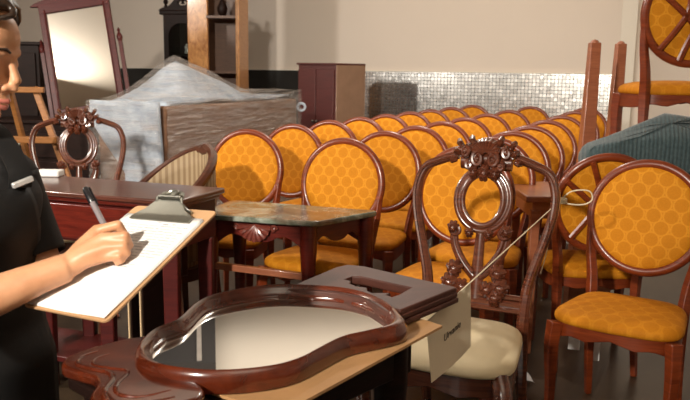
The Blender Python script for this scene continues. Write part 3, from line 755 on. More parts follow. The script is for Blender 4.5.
# wooden easel behind the woman
t = thing('easel', 'golden oak easel with splayed legs standing behind the woman', 'easel')
obj('leg', MB().beam((-1.93, 4.75, 1.20), (-1.46, 4.55, 0), .038, .03, up=(0, 1, 0)), M['oak'], t, bevel=.004)
obj('leg', MB().beam((-2.30, 4.75, 1.20), (-2.75, 4.55, 0), .05, .035, up=(0, 1, 0)), M['oak'], t, bevel=.004)
obj('leg', MB().beam((-2.11, 4.80, 1.20), (-2.11, 5.35, 0), .045, .03, up=(1, 0, 0)), M['oak'], t, bevel=.004)
obj('top_bar', MB().beam((-2.40, 4.72, 1.185), (-1.86, 4.72, 1.185), .03, .035), M['oak'], t, bevel=.004)
obj('shelf_bar', MB().beam((-2.46, 4.64, .885), (-1.76, 4.64, .885), .05, .04), M['oak'], t, bevel=.004)

# ------------------------------------------------------------------ tall pieces at the back
t = thing('curio_cabinet', 'tall dark curio cabinet with arched glass door and scrolled top', 'cabinet', (-1.80, 8.75, 0), D2R(-10))
mb = MB()
for s in (-1, 1): mb.box((s * .185, 0, .96), (.07, .32, 1.92))
mb.box((0, .15, .96), (.34, .02, 1.92)); mb.box((0, 0, .05), (.34, .32, .1)); mb.box((0, 0, .75), (.34, .32, .03))
obj('case', mb, M['espresso'], t, bevel=.006)
arch = [(-.15, .8), (.15, .8), (.15, 1.68)] + [(.15 * math.cos(D2R(a)), 1.68 + .15 * math.sin(D2R(a))) for a in range(15, 180, 15)] + [(-.15, 1.68)]
outer = [(-.2, .76), (.2, .76), (.2, 1.92), (-.2, 1.92)]
pm = plate([outer, arch], .03, .004); d_ = obj('door', MB().add([V((p[0], p[2] - .175, p[1])) for p in pm.v], pm.f), M['espresso'], t)
obj('pane', MB().box((0, -.168, 1.3), (.32, .006, 1.06)), M['glass'], d_)
obj('lower_door', MB().box((0, -.17, .42), (.34, .03, .6)), M['espresso'], t, bevel=.006)
obj('cornice', MB().box((0, -.01, 1.94), (.50, .38, .05)), M['espresso'], t, bevel=.012)
pm = plate([[(p.x * .78, p.y) for p in spline([(a, b_, 0) for a, b_ in ped], 3, True)]], .05, .005)
obj('pediment', MB().add([V((p[0], p[2] - .12, p[1] + 1.96)) for p in pm.v], pm.f), M['espresso'], t)
for x in (-.2, 0, .2): obj('finial', MB().lathe([(.025, 0), (.012, .02), (.028, .05), (.02, .08), (.005, .11)], (x, -.12, 1.985 + (.05 if x == 0 else .02)), 12), M['espresso'], t)
for x, z in ((.0, 1.50), (-.03, 1.22)):
    o = obj('figurine', MB().lathe([(.02, 0), (.028, .01), (.018, .04), (.026, .07), (.01, .095), (.012, .105)], (0, 0, 0), 12), M['paper']); o.location = V((-1.80, 8.70, z)) + Matrix.Rotation(D2R(-10), 3, 'Z') @ V((x, 0, .0))
    tag(o, 'small white figurine inside the curio cabinet, ' + ('upper' if z > 1.4 else 'lower') + ' of two', 'figurine', 'figurines in the curio cabinet')
for z in (1.495, 1.215): obj('shelf', MB().box((0, .0, z - .01), (.30, .26, .015)), M['espresso'], t)

t = thing('open_bookcase', 'tall honey burl bookcase with open side behind the wrapped furniture', 'bookcase', (-1.345, 8.02, 0), D2R(-6))
obj('front_panel', MB().box((-.20, 0, 1.3), (.215, .05, 2.6)), M['burl'], t, bevel=.008)
obj('side_panel', MB().box((.235, .12, 1.3), (.035, .42, 2.6)), M['pine'], t, bevel=.006)
obj('edge_post', MB().box((.236, -.06, 1.3), (.036, .06, 2.6)), M['burl'], t, bevel=.006)
obj('back_panel', MB().box((.02, .31, 1.3), (.44, .02, 2.6)), M['inwood'], t)
for z in (.1, .7, 1.3, 1.86, 2.4): obj('shelf', MB().box((.06, .14, z), (.33, .34, .025)), M['inwood'], t)
o = obj('vase', MB().lathe([(.02, 0), (.045, .03), (.055, .08), (.03, .14), (.018, .17), (.026, .19)], (0, 0, 0), 16), M['espresso']); o.location = (-1.30, 8.10, 1.8725)
tag(o, 'dark vase standing on the bookcase shelf at the top edge', 'vase')

t = thing('cabinet', 'red-brown cabinet with raw beige side by the mosaic wall', 'cabinet', (-.11, 8.05, 0), 0)
ca = V((-.405, .19, 0)); cb_ = V((.30, .30, 0))
def cq(a, b_, z): return ca * a + cb_ * b_ + V((0, 0, z))
def prism(a0, a1, b0, b1, z0, z1):
    vs = [cq(a, b_, z) for z in (z0, z1) for a, b_ in ((a0, b0), (a1, b0), (a1, b1), (a0, b1))]
    return MB().add(vs, [(0, 1, 2, 3), (7, 6, 5, 4), (0, 4, 5, 1), (1, 5, 6, 2), (2, 6, 7, 3), (3, 7, 4, 0)])
obj('carcass', prism(0, 1, 0, .985, 0, 1.39), M['redlacquer'], t, bevel=.004)
obj('top', prism(-.02, 1.03, -.04, 1.02, 1.39, 1.41), M['redlacquer'], t, bevel=.004)
obj('side_panel', prism(-.025, 0, 0.0, 1.0, .02, 1.39), M['rawback'], t)
for k in range(2):
    dr = obj('door', prism(.03 + .48 * k, .49 + .48 * k, -.05, 0, .1, 1.34), M['redlacquer'], t, bevel=.003)
    obj('knob', MB().ball(cq(.45 + .1 * k, -.09, .8), .014, 8), M['steel'], dr)

# ------------------------------------------------------------------ foreground table, cardboard and mirror
cS, sS = math.cos(D2R(48)), math.sin(D2R(48)); ES = V((cS, sS, 0)); ET = V((sS, -cS, 0)); MO = V((-.13, 1.49, 0))
def st(s, t_, z): return MO + ES * s + ET * t_ + V((0, 0, z))
def stbox(s0, s1, t0, t1, z0, z1): return MB().box(st((s0 + s1) / 2, (t0 + t1) / 2, (z0 + z1) / 2), (s1 - s0, t1 - t0, z1 - z0), D2R(48))
t = thing('work_table', 'dark wooden table carrying the flat lying mirror', 'table')
obj('tabletop', stbox(-.36, .34, -.20, .12, .722, .747), M['espresso'], t, bevel=.005)
obj('apron', stbox(-.34, .32, -.18, .10, .64, .722), M['espresso'], t, bevel=.004)
for s in (-.30, .28):
    for q_ in (-.15, .07):
        p = st(s, q_, 0); mb = MB(); pts = spline([p + V((0, 0, .72)), p + V((0, 0, .62)), p + V((0, 0, .4)), p + V((0, 0, .1)), p], 5)
        mb.tube(pts, lerpr([.04, .04, .03, .02, .024], len(pts)), 10); obj('leg', mb, M['espresso'], t)
cbp = [(-.265, -.195), (-.20, .216), (.365, .150), (.37, .10), (.33, -.20)]
pm = plate([[(st(a, b_, 0).x, st(a, b_, 0).y) for a, b_ in cbp]], .006)
tag(obj('cardboard_sheet', MB().add([V(p) + V((0, 0, .7505)) for p in pm.v], pm.f), M['cardboard']), 'brown cardboard sheet lying between the table and the mirror', 'cardboard')

outer = [(-0.372, 1.287), (-0.384, 1.436), (-0.357, 1.525), (-0.344, 1.659), (-0.314, 1.736), (-0.244, 1.799), (-0.164, 1.835), (-0.082, 1.83), (0.003, 1.812), (0.071, 1.755), (0.111, 1.662), (0.126, 1.563), (0.135, 1.499), (0.116, 1.428), (0.067, 1.387), (0.013, 1.349), (-0.03, 1.289), (-0.085, 1.212), (-0.145, 1.181), (-0.222, 1.169), (-0.296, 1.186), (-0.342, 1.224)]
inner = [(-0.36, 1.36), (-0.356, 1.437), (-0.334, 1.557), (-0.298, 1.643), (-0.241, 1.701), (-0.144, 1.732), (-0.042, 1.721), (0.024, 1.696), (0.073, 1.642), (0.087, 1.56), (0.077, 1.497), (0.032, 1.439), (-0.025, 1.384), (-0.074, 1.309), (-0.13, 1.253), (-0.201, 1.229), (-0.277, 1.244), (-0.322, 1.278)]
FO = [1.06, 1.03, 1.01, 1, 1, 1, 1, 1, 1, 1, 1.01, 1.03, 1.05, 1.07, 1.08, 1.08, 1.08, 1.08, 1.08, 1.08, 1.08, 1.07]
outer = [(x * f, y * f) for (x, y), f in zip(outer, FO)]; inner = [(x * 1.045, y * 1.045) for x, y in inner]
def smooth_loop(P, n=96, it=2, c=V((-.135, 1.53, 0))):
    S = spline([(a, b_, 0) for a, b_ in P], 12, True)
    out = []
    for k in range(n):                                   # resample by direction from the centre
        a = 2 * PI * k / n; best = min(S, key=lambda p: abs(math.remainder(math.atan2(p.y - c.y, p.x - c.x) - a, 2 * PI)))
        out.append((best - c).length)
    for _ in range(it): out = [(out[i - 1] + 2 * out[i] + out[(i + 1) % n]) / 4 for i in range(n)]
    return [c + V((math.cos(2 * PI * k / n), math.sin(2 * PI * k / n), 0)) * out[k] for k in range(n)]
lo, li = smooth_loop(outer), smooth_loop(inner)
for k in range(len(lo)):                                 # keep a minimum moulding width
    c = V((-.135, 1.53, 0)); d = lo[k] - li[k]; dirn = (lo[k] - c).normalized()
    if (lo[k] - c).length - (li[k] - c).length < .030: li[k] = c + dirn * ((lo[k] - c).length - .030)
t = thing('vanity_mirror', 'cartouche-shaped mirror in glossy reddish frame lying flat on the table', 'mirror')
ZB = .756
rings = []
for f, z in ((.06, 0), (0, .006), (-.02, .018), (0.02, .030), (.16, .040), (.34, .043), (.52, .040), (.68, .031), (.80, .023), (.92, .020), (1.0, .018), (1.0, .010), (.5, .0)):
    rings.append([a + (b_ - a) * f + V((0, 0, ZB + z)) for a, b_ in zip(lo, li)])
obj('frame', MB().loft(rings, closed=True), M['mirrorframe'], t, ang=50)
mb = MB(); mb.loft([[a + (b_ - a) * .97 + V((0, 0, ZB + z)) for a, b_ in zip(lo, li)] for z in (.006, .014)]); obj('glass', mb, M['mirror'], t)
base_o = [(-.02, 2.03), (.01, 2.06), (.055, 2.045), (.19, 1.925), (.275, 1.855), (.265, 1.825), (.125, 1.66), (.115, 1.62), (.095, 1.655), (.055, 1.745), (-.01, 1.79), (-.08, 1.81), (-.14, 1.82)]
fret = [(.02, 1.945), (.045, 1.945), (.175, 1.845), (.135, 1.775), (.115, 1.755), (.10, 1.775), (.108, 1.79), (.085, 1.79), (.07, 1.785), (.055, 1.81), (.055, 1.835), (.03, 1.845), (.012, 1.87), (.015, 1.895), (-.003, 1.91)]
pm = plate([base_o, fret], .024, .004); obj('base_plate', MB().add([V(p) + V((0, 0, ZB + .022)) for p in pm.v], pm.f), M['walnut_dull'], t, ang=30)
mb = MB()
for dz, off in ((.008, .014), (.022, .009), (.034, .004)): mb.beam(V((.118 + off * .5, 1.645 - off * .3, ZB + dz)), V((.272 + off * .5, 1.835 - off * .3, ZB + dz)), .02, .013)
obj('base_moulding', mb, M['walnut_dull'], t, bevel=.003)
crest = [(-.35, 1.42), (-.40, 1.41), (-.445, 1.375), (-.49, 1.315), (-.488, 1.27), (-.455, 1.245), (-.42, 1.225), (-.40, 1.19), (-.395, 1.14), (-.37, 1.10), (-.32, 1.09), (-.27, 1.115), (-.23, 1.15), (-.25, 1.20), (-.32, 1.25), (-.36, 1.32)]
cl = spline([(a * 1.055, b_ * 1.055, 0) for a, b_ in crest], 4, True)
pm = plate([[(p.x, p.y) for p in cl]], .022, .007); obj('crest_plate', MB().add([V(p) + V((0, 0, ZB + .011)) for p in pm.v], pm.f), M['mirrorframe'], t, ang=30)
mb = MB()
for off, r in ((.022, .006), (.052, .0045)):
    cc = V((-.348, 1.34, 0)); pts = [p + (cc - p).normalized() * off + V((0, 0, ZB + .021)) for p in cl[10:46]]
    mb.tube(pts, lerpr([r * .4, r, r, r, r * .4], len(pts)), 8)
obj('crest_moulding', mb, M['mirrorframe'], t)

# ------------------------------------------------------------------ clipboard and pen
def rotm(rx, ry, rz): return Matrix.Rotation(rz, 3, 'Z') @ Matrix.Rotation(rx, 3, 'X') @ Matrix.Rotation(ry, 3, 'Y')
CR = rotm(.473, -.065, -.543); CC = V((-.417, 1.394, .971))
def cb(x, y, z=0): return CC + CR @ V((x, y, z))
cbn = CR @ V((0, 0, 1))
t = thing('clipboard', 'brown clipboard with white form held by the woman in black', 'clipboard')
def rr2(w, h, r, cx=0, cy=0): return [(p.x + cx, p.y + cy) for p in rquad([V((-w / 2, -h / 2, 0)), V((w / 2, -h / 2, 0)), V((w / 2, h / 2, 0)), V((-w / 2, h / 2, 0))], r, 4)]
def on_board(pm, dz): return MB().add([cb(p[0], p[1], p[2] + dz) for p in pm.v], pm.f)
obj('board', on_board(plate([rr2(.229, .318, .012)], .0035), -.0022), M['board'], t)
for k in range(3):
    def pg(u, v, k=k):
        x = -.1085 + .212 * u + .0018 * k; y = -.152 + .279 * v - .0014 * k
        return cb(x, y, .0012 + .0011 * (2 - k) + .006 * max(0, .25 - v) ** 1.3 * (1 + .5 * math.sin(5 * u + k)) + .0012 * math.sin(6 * u + k) * (1 - v))
    o = obj('paper', MB().grid(pg, 16, 16), M['paper'], t); so = o.modifiers.new('t', 'SOLIDIFY'); so.thickness = .0005
rnd = random.Random(11); mb = MB()
def ln(x0, x1, y, w=.0007):
    z = .0045
    mb.add([cb(x0, y, z), cb(x1, y, z), cb(x1, y + w, z), cb(x0, y + w, z)], [(0, 1, 2, 3)])
ln(.02, .035, .098, .003); ln(.045, .055, .0995, .002); ln(.0, .012, .104, .0015)
y = .092
while y > -.035:
    x = -.09 if rnd.random() < .7 else -.06
    while x < .085:
        w = rnd.uniform(.008, .03)
        if y > -.0 or x < .04: ln(x, min(x + w, .092), y + rnd.uniform(-.0004, .0004), rnd.uniform(.001, .002))
        x += w + rnd.uniform(.002, .006)
    y -= .0082
obj('form_writing', mb, M['ink'], t)
clip = [(-.076, 0), (.076, 0), (.076, .012), (.066, .016), (.05, .022), (.035, .034), (.028, .052), (.018, .056), (-.018, .056), (-.028, .052), (-.036, .036), (-.052, .022), (-.068, .014), (-.076, .008)]
mb = MB(); pm = plate([clip], .0014)
def clipz(y): return .008 + .022 * max(0, min(1, (y - .008) / .045)) ** 1.1
c_ = obj('clip', MB().add([cb(p[0] * 1.08 + .002, p[1] * 1.25 + .106, p[2] + clipz(p[1])) for p in pm.v], pm.f), M['steel'], t, ang=30)
mb = MB(); mb.tube([cb(-.03 + .002, .158, .028), cb(.034, .158, .028)], .005, 10)
for s in (-1, 1): mb.tube(spline([cb(s * .034, .158, .028), cb(s * .036, .150, .018), cb(s * .05, .145, .006), cb(s * .062, .142, .004)], 4), .003, 7)
obj('spring', mb, M['steel'], c_)
mb = MB(); mb.box((0, 0, 0), (.05, .03, .003)); 
obj('clip_base', MB().add([cb(p[0] + .002, p[1] + .146, p[2] + .002) for p in mb.v], mb.f), M['steel'], c_)
mb = MB(); mb.tube([cb(.002 + .012 * math.cos(2 * PI * k / 16), .172, .036 + .012 * math.sin(2 * PI * k / 16)) if False else cb(.002 + .016 * math.cos(PI * k / 15), .160 + .016 * math.sin(PI * k / 15), .031) for k in range(16)], .003, 7)
obj('hanging_loop', mb, M['steel'], c_)

tip = V((-.454, 1.4515, .9885)); ptop = V((-.5267, 1.5203, 1.0811)); pd = (ptop - tip).normalized(); L = (ptop - tip).length
t = thing('pen', 'dark ballpoint pen with translucent barrel in the woman\'s right hand', 'pen')
obj('barrel', MB().tube([tip + pd * x for x in (.012, .02, .05, L - .03)], [.0038, .0058, .0064, .0064], 12), M['pengrey'], t)
obj('tip', MB().tube([tip, tip + pd * .012], [.0007, .0035], 10), M['steel'], t)
cp = obj('cap', MB().tube([tip + pd * x for x in (L - .04, L - .038, L - .004, L)], [.0066, .0076, .0074, .005], 12), M['penblack'], t)
sx = pd.cross(V((0, -1, .3))).normalized(); obj('pocket_clip', MB().beam(tip + pd * (L - .004) + sx * .008, tip + pd * (L - .05) + sx * .008, .002, .003), M['penblack'], t)

# ------------------------------------------------------------------ the woman
FY = D2R(-45); F_ = V((math.cos(FY), math.sin(FY), 0)); L_ = V((-math.sin(FY), math.cos(FY), 0)); C0 = V((-.79, 1.47, 0))
def bp(f, l, z): return C0 + F_ * f + L_ * l + V((0, 0, z))
def bring(z, rf, rl, f=0, l=0, n=32): return [bp(f + rf * math.cos(2 * PI * k / n), l + rl * math.sin(2 * PI * k / n), z) for k in range(n)]
TOR = [(.74, .115, .165, -.02), (.80, .115, .165, -.02), (.88, .10, .14, -.005), (.95, .105, .145, .005), (1.01, .12, .155, .02), (1.06, .115, .165, .02), (1.10, .095, .155, .01), (1.14, .075, .13, 0), (1.175, .055, .085, .0), (1.20, .045, .055, .01)]
body = MB()
body.loft([bring(z, rf, rl, f) for z, rf, rl, f in TOR])
def limb(pts, rs, n=14): body.tube(spline(pts, 5), lerpr(rs, (len(pts) - 1) * 5 + 1), n)
for s in (-1, 1):
    limb([bp(-.01, s * .085, .80), bp(.0, s * .09, .60), bp(.01, s * .09, .44), bp(-.01, s * .09, .25), bp(-.01, s * .09, .06)], [.085, .075, .055, .05, .036])
    body.tube([bp(-.03, s * .09, .045), bp(.06, s * .09, .035), bp(.14, s * .095, .025)], [.038, .034, .022], 12)
    body.ball(bp(0, s * .13, 1.09), .05, 14)
# right arm: crosses in front of the body
WRI = V((-.504, 1.3469, .962)); ELB = V((-.716, 1.246, .889))
limb([bp(.0, -.17, 1.12), bp(.03, -.185, 1.01), ELB + V((-.015, .01, .01))], [.05, .045, .040])
limb([ELB, ELB * .55 + WRI * .45 + V((0, 0, -.002)), ELB * .2 + WRI * .8, WRI], [.040, .038, .030, .027])
# left arm: bent, forearm under the board
LE = bp(.07, .17, .89); LW = cb(-.11, .02, -.045)
limb([bp(0, .13, 1.095), bp(.02, .152, 1.00), LE], [.045, .042, .038]); limb([LE, LE * .5 + LW * .5, LW], [.040, .036, .026])
body.tube([LW, cb(-.09, .04, -.03), cb(-.055, .055, -.024)], [.024, .026, .02], 12)
for k, dx in enumerate((.0, .022, .044, .064)): body.tube([cb(-.06, .02 + dx, -.022), cb(-.02 + .004 * k, .025 + dx * 1.1, -.015), cb(.012, .028 + dx * 1.1, -.012)], [.010, .009, .007], 9)
body.tube([cb(-.105, .06, -.025), cb(-.085, .09, -.017), cb(-.06, .105, -.012)], [.012, .010, .008], 9)
# right hand
FI = dict(index=[(-0.4647, 1.3961, 1.0193), (-0.4242, 1.3941, 1.0317), (-0.4153, 1.4001, 1.0134), (-0.425, 1.4113, 0.9933)],
          middle=[(-0.4451, 1.3688, 1.0102), (-0.4029, 1.3638, 1.0176), (-0.398, 1.3703, 0.9992), (-0.4107, 1.3869, 0.9837)],
          ring=[(-0.438, 1.3562, 0.9963), (-0.4029, 1.3554, 1.0007), (-0.3984, 1.3574, 0.9872), (-0.4121, 1.3715, 0.976)],
          pinky=[(-0.4403, 1.3555, 0.9795), (-0.4102, 1.3474, 0.9838), (-0.4068, 1.3532, 0.9749), (-0.4178, 1.3584, 0.9678)])
RAD = dict(index=(.0125, .0098, .0088, .0072), middle=(.0128, .0100, .0090, .0074), ring=(.0120, .0092, .0084, .0070), pinky=(.0112, .0082, .0074, .0062))
hand = MB()
hand.tube(spline([ELB * .2 + WRI * .8, WRI], 4), lerpr([.030, .027], 5), 14)
for nme, P_ in FI.items():
    P_ = [V(p) for p in P_]; R_ = RAD[nme]
    hand.tube([WRI, WRI * .5 + P_[0] * .5 + V((0, 0, .004)), P_[0]], [.022, .016, R_[0]], 12); hand.ball(P_[0], R_[0] * 1.02, 12)
    for i in range(3): hand.tube([P_[i], P_[i] * .5 + P_[i + 1] * .5, P_[i + 1]], [R_[i], (R_[i] + R_[i + 1]) * .47, R_[i + 1]], 12); hand.ball(P_[i + 1], R_[i + 1] * 1.03, 12)
TH = [V(p) for p in ((-.4889, 1.37, .9885), (-.4774, 1.4248, 1.0099), (-.456, 1.4379, 1.0049), (-.4338, 1.4219, .9947))]
for i, (r0, r1) in enumerate(((.016, .0125), (.0125, .0105), (.0105, .008))): hand.tube([TH[i], TH[i + 1]], [r0, r1], 12); hand.ball(TH[i + 1], r1 * 1.02, 12)
hand.ball(V((-.462, 1.372, .995)), (.03, .024, .016), 14)
# head, built upright then bowed and turned
HEADR = Matrix.Rotation(D2R(-6), 3, 'Z') @ Matrix.Rotation(D2R(17), 3, 'Y')
NOSE = V((-.588, 1.38, 1.286)); HO = NOSE - HEADR @ V((.121, 0, -.032))
def hd(x, y, z): return HO + HEADR @ V((x, y, z))
H4 = HEADR
hm = MB()
hm.ball(hd(-.012, 0, .032), (.098, .074, .086), 24, H4); hm.ball(hd(.045, 0, .03), (.052, .060, .062), 20, H4)
hm.ball(hd(.040, 0, -.035), (.055, .054, .066), 20, H4); hm.ball(hd(.074, 0, -.096), (.022, .026, .020), 14, H4); hm.ball(hd(.045, 0, -.08), (.045, .046, .032), 16, H4)
for s in (-1, 1):
    hm.ball(hd(.066, s * .036, -.026), (.027, .023, .026), 14, H4)
    hm.tube([hd(.094, 0, .016), hd(.090, s * .022, .021), hd(.074, s * .046, .017)], [.008, .009, .008], 10)
    hm.ball(hd(.100, s * .0125, -.040), (.011, .009, .008), 12, H4)
    hm.ball(hd(.0765, s * .032, -.003), (.0155, .017, .0135), 14, H4)
    hm.ball(hd(-.008, s * .074, -.008), (.019, .010, .031), 12, H4); hm.ball(hd(-.006, s * .074, -.036), (.009, .007, .010), 10, H4)
    hm.tube([hd(.02, s * .055, -.065), hd(.06, s * .03, -.092)], [.018, .016], 10)
hm.tube([hd(.090, 0, .010), hd(.106, 0, -.014), hd(.1145, 0, -.029)], [.0095, .0095, .0112], 12); hm.ball(hd(.104, 0, -.038), (.018, .011, .009), 12, H4)
hm.ball(hd(.088, 0, -.064), (.016, .026, .020), 14, H4)
for s in (-1, 1):
    hm.tube([hd(.1035, 0, -.0635), hd(.098, s * .013, -.0645), hd(.087, s * .024, -.069)], [.0062, .0055, .002], 9)
    hm.tube([hd(.1005, 0, -.0765), hd(.096, s * .012, -.0755), hd(.087, s * .022, -.070)], [.0072, .006, .002], 9)
body.tube([bp(.0, 0, 1.14), bp(.02, 0, 1.20), hd(-.02, 0, -.06)], [.062, .052, .052], 18)
bodym = fuse(body, .0075, 4); handm = fuse(hand, .0026, 3); headm = fuse(hm, .0032, 3)
# join the three skins into one surface
full = MB().add(bodym.v, bodym.f).add(handm.v, handm.f).add(headm.v, headm.f)
full = fuse(full, .0030, 2)
per = obj('person', full, M['skin'], ang=180)
tag(per, 'woman in black apron, head bowed, writing on a clipboard', 'person')
# lips, brows, lashes
for s in (-1, 1):
    if s < 0: obj('eyebrow', MB().tube([hd(.0985, s * .014, .0225), hd(.0965, s * .026, .028), hd(.083, s * .046, .0255)], [.002, .0032, .0015], 7), M['brow'], per)
    if s < 0: obj('eyelash', MB().tube([hd(.0875, s * .021, -.0085), hd(.0912, s * .031, -.0105), hd(.084, s * .043, -.008)], [.0012, .0024, .0012], 7), M['brow'], per)
mb = MB()
for s in (-1, 1):
    mb.tube([hd(.1045, 0, -.0645), hd(.0988, s * .013, -.0654), hd(.0885, s * .023, -.0692)], [.0056, .0052, .0018], 9)
    mb.tube([hd(.1018, 0, -.0762), hd(.0972, s * .012, -.0752), hd(.0882, s * .021, -.0702)], [.0066, .0056, .0018], 9)
obj('lips', mb, M['lip'], per)
# hair: cap swept back from the forehead, with a bun
mb = MB()
rings = []
for i in range(15):
    f = i / 14; r = []
    for k in range(36):
        b_ = 2 * PI * k / 36
        a = f * PI * (.40 + .22 * (1 - math.cos(b_)) / 2)
        axis = V((-.38, 0, .92)).normalized(); e1 = V((.92, 0, .38)); e2 = V((0, 1, 0))
        d = axis * math.cos(a) + (e1 * math.cos(b_) + e2 * math.sin(b_)) * math.sin(a)
        wv = 1 + .03 * math.sin(9 * b_ + 3 * f) * f + .05 * max(0, math.cos(b_)) * f
        r.append(hd(-.010 + d.x * .112 * wv, d.y * .088 * wv, .034 + d.z * .102 * wv))
    rings.append(r)
mb.loft(rings[1:]); 
for (p0, p1, p2, r) in (((.050, -.02, .106), (.056, -.056, .072), (.005, -.078, .015), .013), ((.050, .02, .106), (.056, .056, .072), (.005, .078, .015), .013), ((.074, -.005, .100), (.092, -.024, .088), (.060, -.058, .066), .008)):
    mb.tube(spline([hd(*p0), hd(*p1), hd(*p2)], 6), lerpr([r, r * .8, r * .6], 13), 10)
mb.ball(hd(-.125, 0, .035), (.045, .05, .045), 16)
obj('hair', fuse(mb, .004, 3), M['hair'], per, ang=180)
# black shirt with short sleeves and V neck
mb = MB(); n = 48; rings = []
for z, rf, rl, f in TOR[:-1]: rings.append([bp(f + (rf + .013) * math.cos(2 * PI * k / n), (rl + .013) * math.sin(2 * PI * k / n), z) for k in range(n)])
rings.append([bp(.01 + .062 * math.cos(2 * PI * k / n), .075 * math.sin(2 * PI * k / n), 1.205) for k in range(n)])
rings = [[V(p) for p in zip_] for zip_ in rings]
fine = []
cols = [spline([r[k] for r in rings], 6) for k in range(n)]
m_ = len(cols[0]); vs = [cols[k][i] for i in range(m_) for k in range(n)]; fs = []
for i in range(m_ - 1):
    for k in range(n):
        k2 = (k + 1) % n; an = math.remainder(2 * PI * (k + .5) / n, 2 * PI); z = (cols[k][i].z + cols[k][i + 1].z) / 2
        if z > 1.075 and abs(an) < .15 + (z - 1.075) * 6.5: continue
        fs.append((i * n + k, i * n + k2, (i + 1) * n + k2, (i + 1) * n + k))
mb.add(vs, fs)
for s, E_ in ((-1, ELB), (1, LE)):
    S0, S1 = bp(.0, s * .128, 1.095), bp(.02, s * .150, 1.00)
    S2 = S1 * .35 + E_ * .65
    mb.tube(spline([S0, S1, S2], 6), lerpr([.058, .055, .052], 13), 20, cap=False); mb.ball(bp(0, s * .128, 1.092), (.058, .058, .056), 16)
o = obj('shirt', mb, M['black'], per, ang=80); so = o.modifiers.new('t', 'SOLIDIFY'); so.thickness = .004; so.offset = 1
# trousers and shoes
mb = MB(); mb.loft([bring(z, rf, rl, f) for z, rf, rl, f in ((.72, .11, .165, -.01), (.80, .128, .180, -.015), (.88, .118, .158, -.005), (.93, .117, .156, 0))])
for s in (-1, 1): mb.tube(spline([bp(-.01, s * .085, .80), bp(.0, s * .09, .60), bp(.01, s * .09, .44), bp(-.01, s * .09, .25), bp(-.01, s * .09, .09)], 5), lerpr([.098, .088, .070, .066, .062], 21), 16)
obj('trousers', mb, M['black'], per, ang=70)
for s in (-1, 1):
    mb = MB(); mb.loft([[bp(.05 + .125 * sc * math.cos(2 * PI * k / 24), s * .092 + .048 * sc * math.sin(2 * PI * k / 24), z) for k in range(24)] for sc, z in ((1.0, 0), (1.04, .012), (1.0, .04), (.8, .065), (.45, .08))]); obj('shoe', mb, M['apron'], per)
# apron: bib and skirt
mb = MB()
def apr(u, v):
    z = .40 + .69 * v; l = (-.165 + .33 * u) * (1 if v < .72 else 1 - (v - .72) * .9)
    rs = [(z_, rf, rl, f) for z_, rf, rl, f in [(.0, .14, .19, -.01), (.74, .14, .19, -.01)] + TOR[1:]]
    for i in range(len(rs) - 1):
        if rs[i][0] <= z <= rs[i + 1][0]:
            q_ = (z - rs[i][0]) / (rs[i + 1][0] - rs[i][0]); rf, rl, f = [rs[i][j] * (1 - q_) + rs[i + 1][j] * q_ for j in (1, 2, 3)]
    rl += .03; rf += .030
    return bp(f + rf * math.sqrt(max(0, 1 - (l / rl) ** 2)) + .006 * math.sin(l * 40) * (1 - v), l, z)
mb.grid(apr, 24, 40)
ap = obj('apron', mb, M['apron'], per, ang=80); so = ap.modifiers.new('t', 'SOLIDIFY'); so.thickness = .005; so.offset = 0
for s in (-1, 1):
    e = apr(.5 + s * .42, 1.0)
    pts = spline([e, e * .5 + bp(.06, s * .105, 1.17) * .5 + F_ * .025, bp(.03, s * .095, 1.198), bp(-.05, s * .08, 1.19), bp(-.11, s * .05, 1.08)], 6)
    o = obj('strap', MB().tube(pts, .024, 8, flat=.14, nrm=F_ + V((0, 0, .6))), M['apron'], ap)
    d_ = (pts[3] - pts[0]).normalized()
    c_ = e + d_ * .012 + F_ * .010
    o = obj('strap_clip', MB().beam(c_ - L_ * .020 - V((0, 0, .006)), c_ + L_ * .020 + V((0, 0, .006)), .010, .011), M['silver'], ap, bevel=.002)
    o['label'] = 'silver strap clip'
mb = MB()
for i, (x, w) in enumerate(((-.035, .014), (-.016, .01), (-.002, .012))):
    e = apr(.5 + (.03 + x) / .33, .94) + F_ * .006; mb.box(e, (w, .003, .009), FY + PI / 2)
obj('embroidery', mb, M['whitemark'], ap)
e = apr(.5 - .005 / .33, .965) + F_ * .006; obj('embroidery_accent', MB().box(e, (.02, .003, .004), FY + PI / 2), M['yellowmark'], ap)

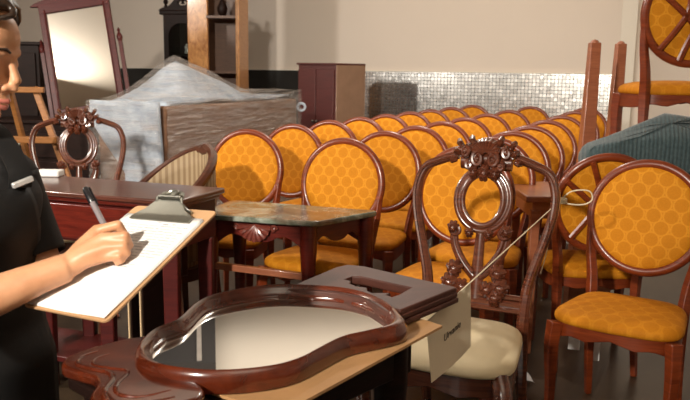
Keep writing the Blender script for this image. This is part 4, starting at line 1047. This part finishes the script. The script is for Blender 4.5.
# ------------------------------------------------------------------ camera and lights
cam = bpy.data.cameras.new('camera'); co = bpy.data.objects.new('camera', cam); C.objects.link(co)
cam.sensor_width = 36; cam.lens = 760 / 690 * 36; cam.clip_start = .05
co.location = (0, 0, 1.32)
co.rotation_euler = (Matrix.Rotation(PI / 2 - math.atan(128 / 760), 3, 'X') @ Matrix.Rotation(D2R(.8), 3, 'Z')).to_euler()
cam.dof.use_dof = True; cam.dof.focus_distance = 2.2; cam.dof.aperture_fstop = 8
SC.camera = co
def area(name, loc, to, power, size, col=(1, .93, .84), sy=None):
    l = bpy.data.lights.new(name, 'AREA'); l.energy = power; l.color = col; l.size = size
    if sy: l.shape = 'RECTANGLE'; l.size_y = sy
    o = bpy.data.objects.new(name, l); C.objects.link(o); o.location = loc
    o.rotation_euler = (V(to) - V(loc)).to_track_quat('-Z', 'Y').to_euler(); return o
kl = bpy.data.lights.new('key_light', 'SPOT'); kl.energy = 1150; kl.color = (1, .92, .80); kl.spot_size = D2R(63); kl.spot_blend = 1; kl.shadow_soft_size = .12
ko = bpy.data.objects.new('key_light', kl); C.objects.link(ko); ko.location = (-2.0, -1.9, 2.85); ko.rotation_euler = (V((-.5, 4.6, .8)) - ko.location).to_track_quat('-Z', 'Y').to_euler()
area('side_light', (-4.2, 2.4, 2.8), (-.5, 8.5, 1.4), 115, .3)
area('added_ceiling_fill', (.2, 6.4, 2.15), (.2, 6.4, 4), 62, 4.5, sy=3.6)  # added fill aimed up, brightens the ceiling seen in the lying mirror
area('added_ceiling_fill', (.6, -.6, 2.35), (.6, -.9, 4), 34, 1.6)  # second added fill, brightens the ceiling behind the camera for the standing mirror
area('ceiling_light', (.2, 4.9, 3.05), (.2, 4.9, 0), 30, .3)
w = bpy.data.worlds.new('world'); SC.world = w; w.use_nodes = True
w.node_tree.nodes['Background'].inputs[0].default_value = (1, .93, .85, 1); w.node_tree.nodes['Background'].inputs[1].default_value = .012
SC.view_settings.view_transform = 'Standard'; SC.view_settings.look = 'None'; SC.view_settings.gamma = 1; SC.view_settings.use_curve_mapping = False
SC.view_settings.exposure = .48
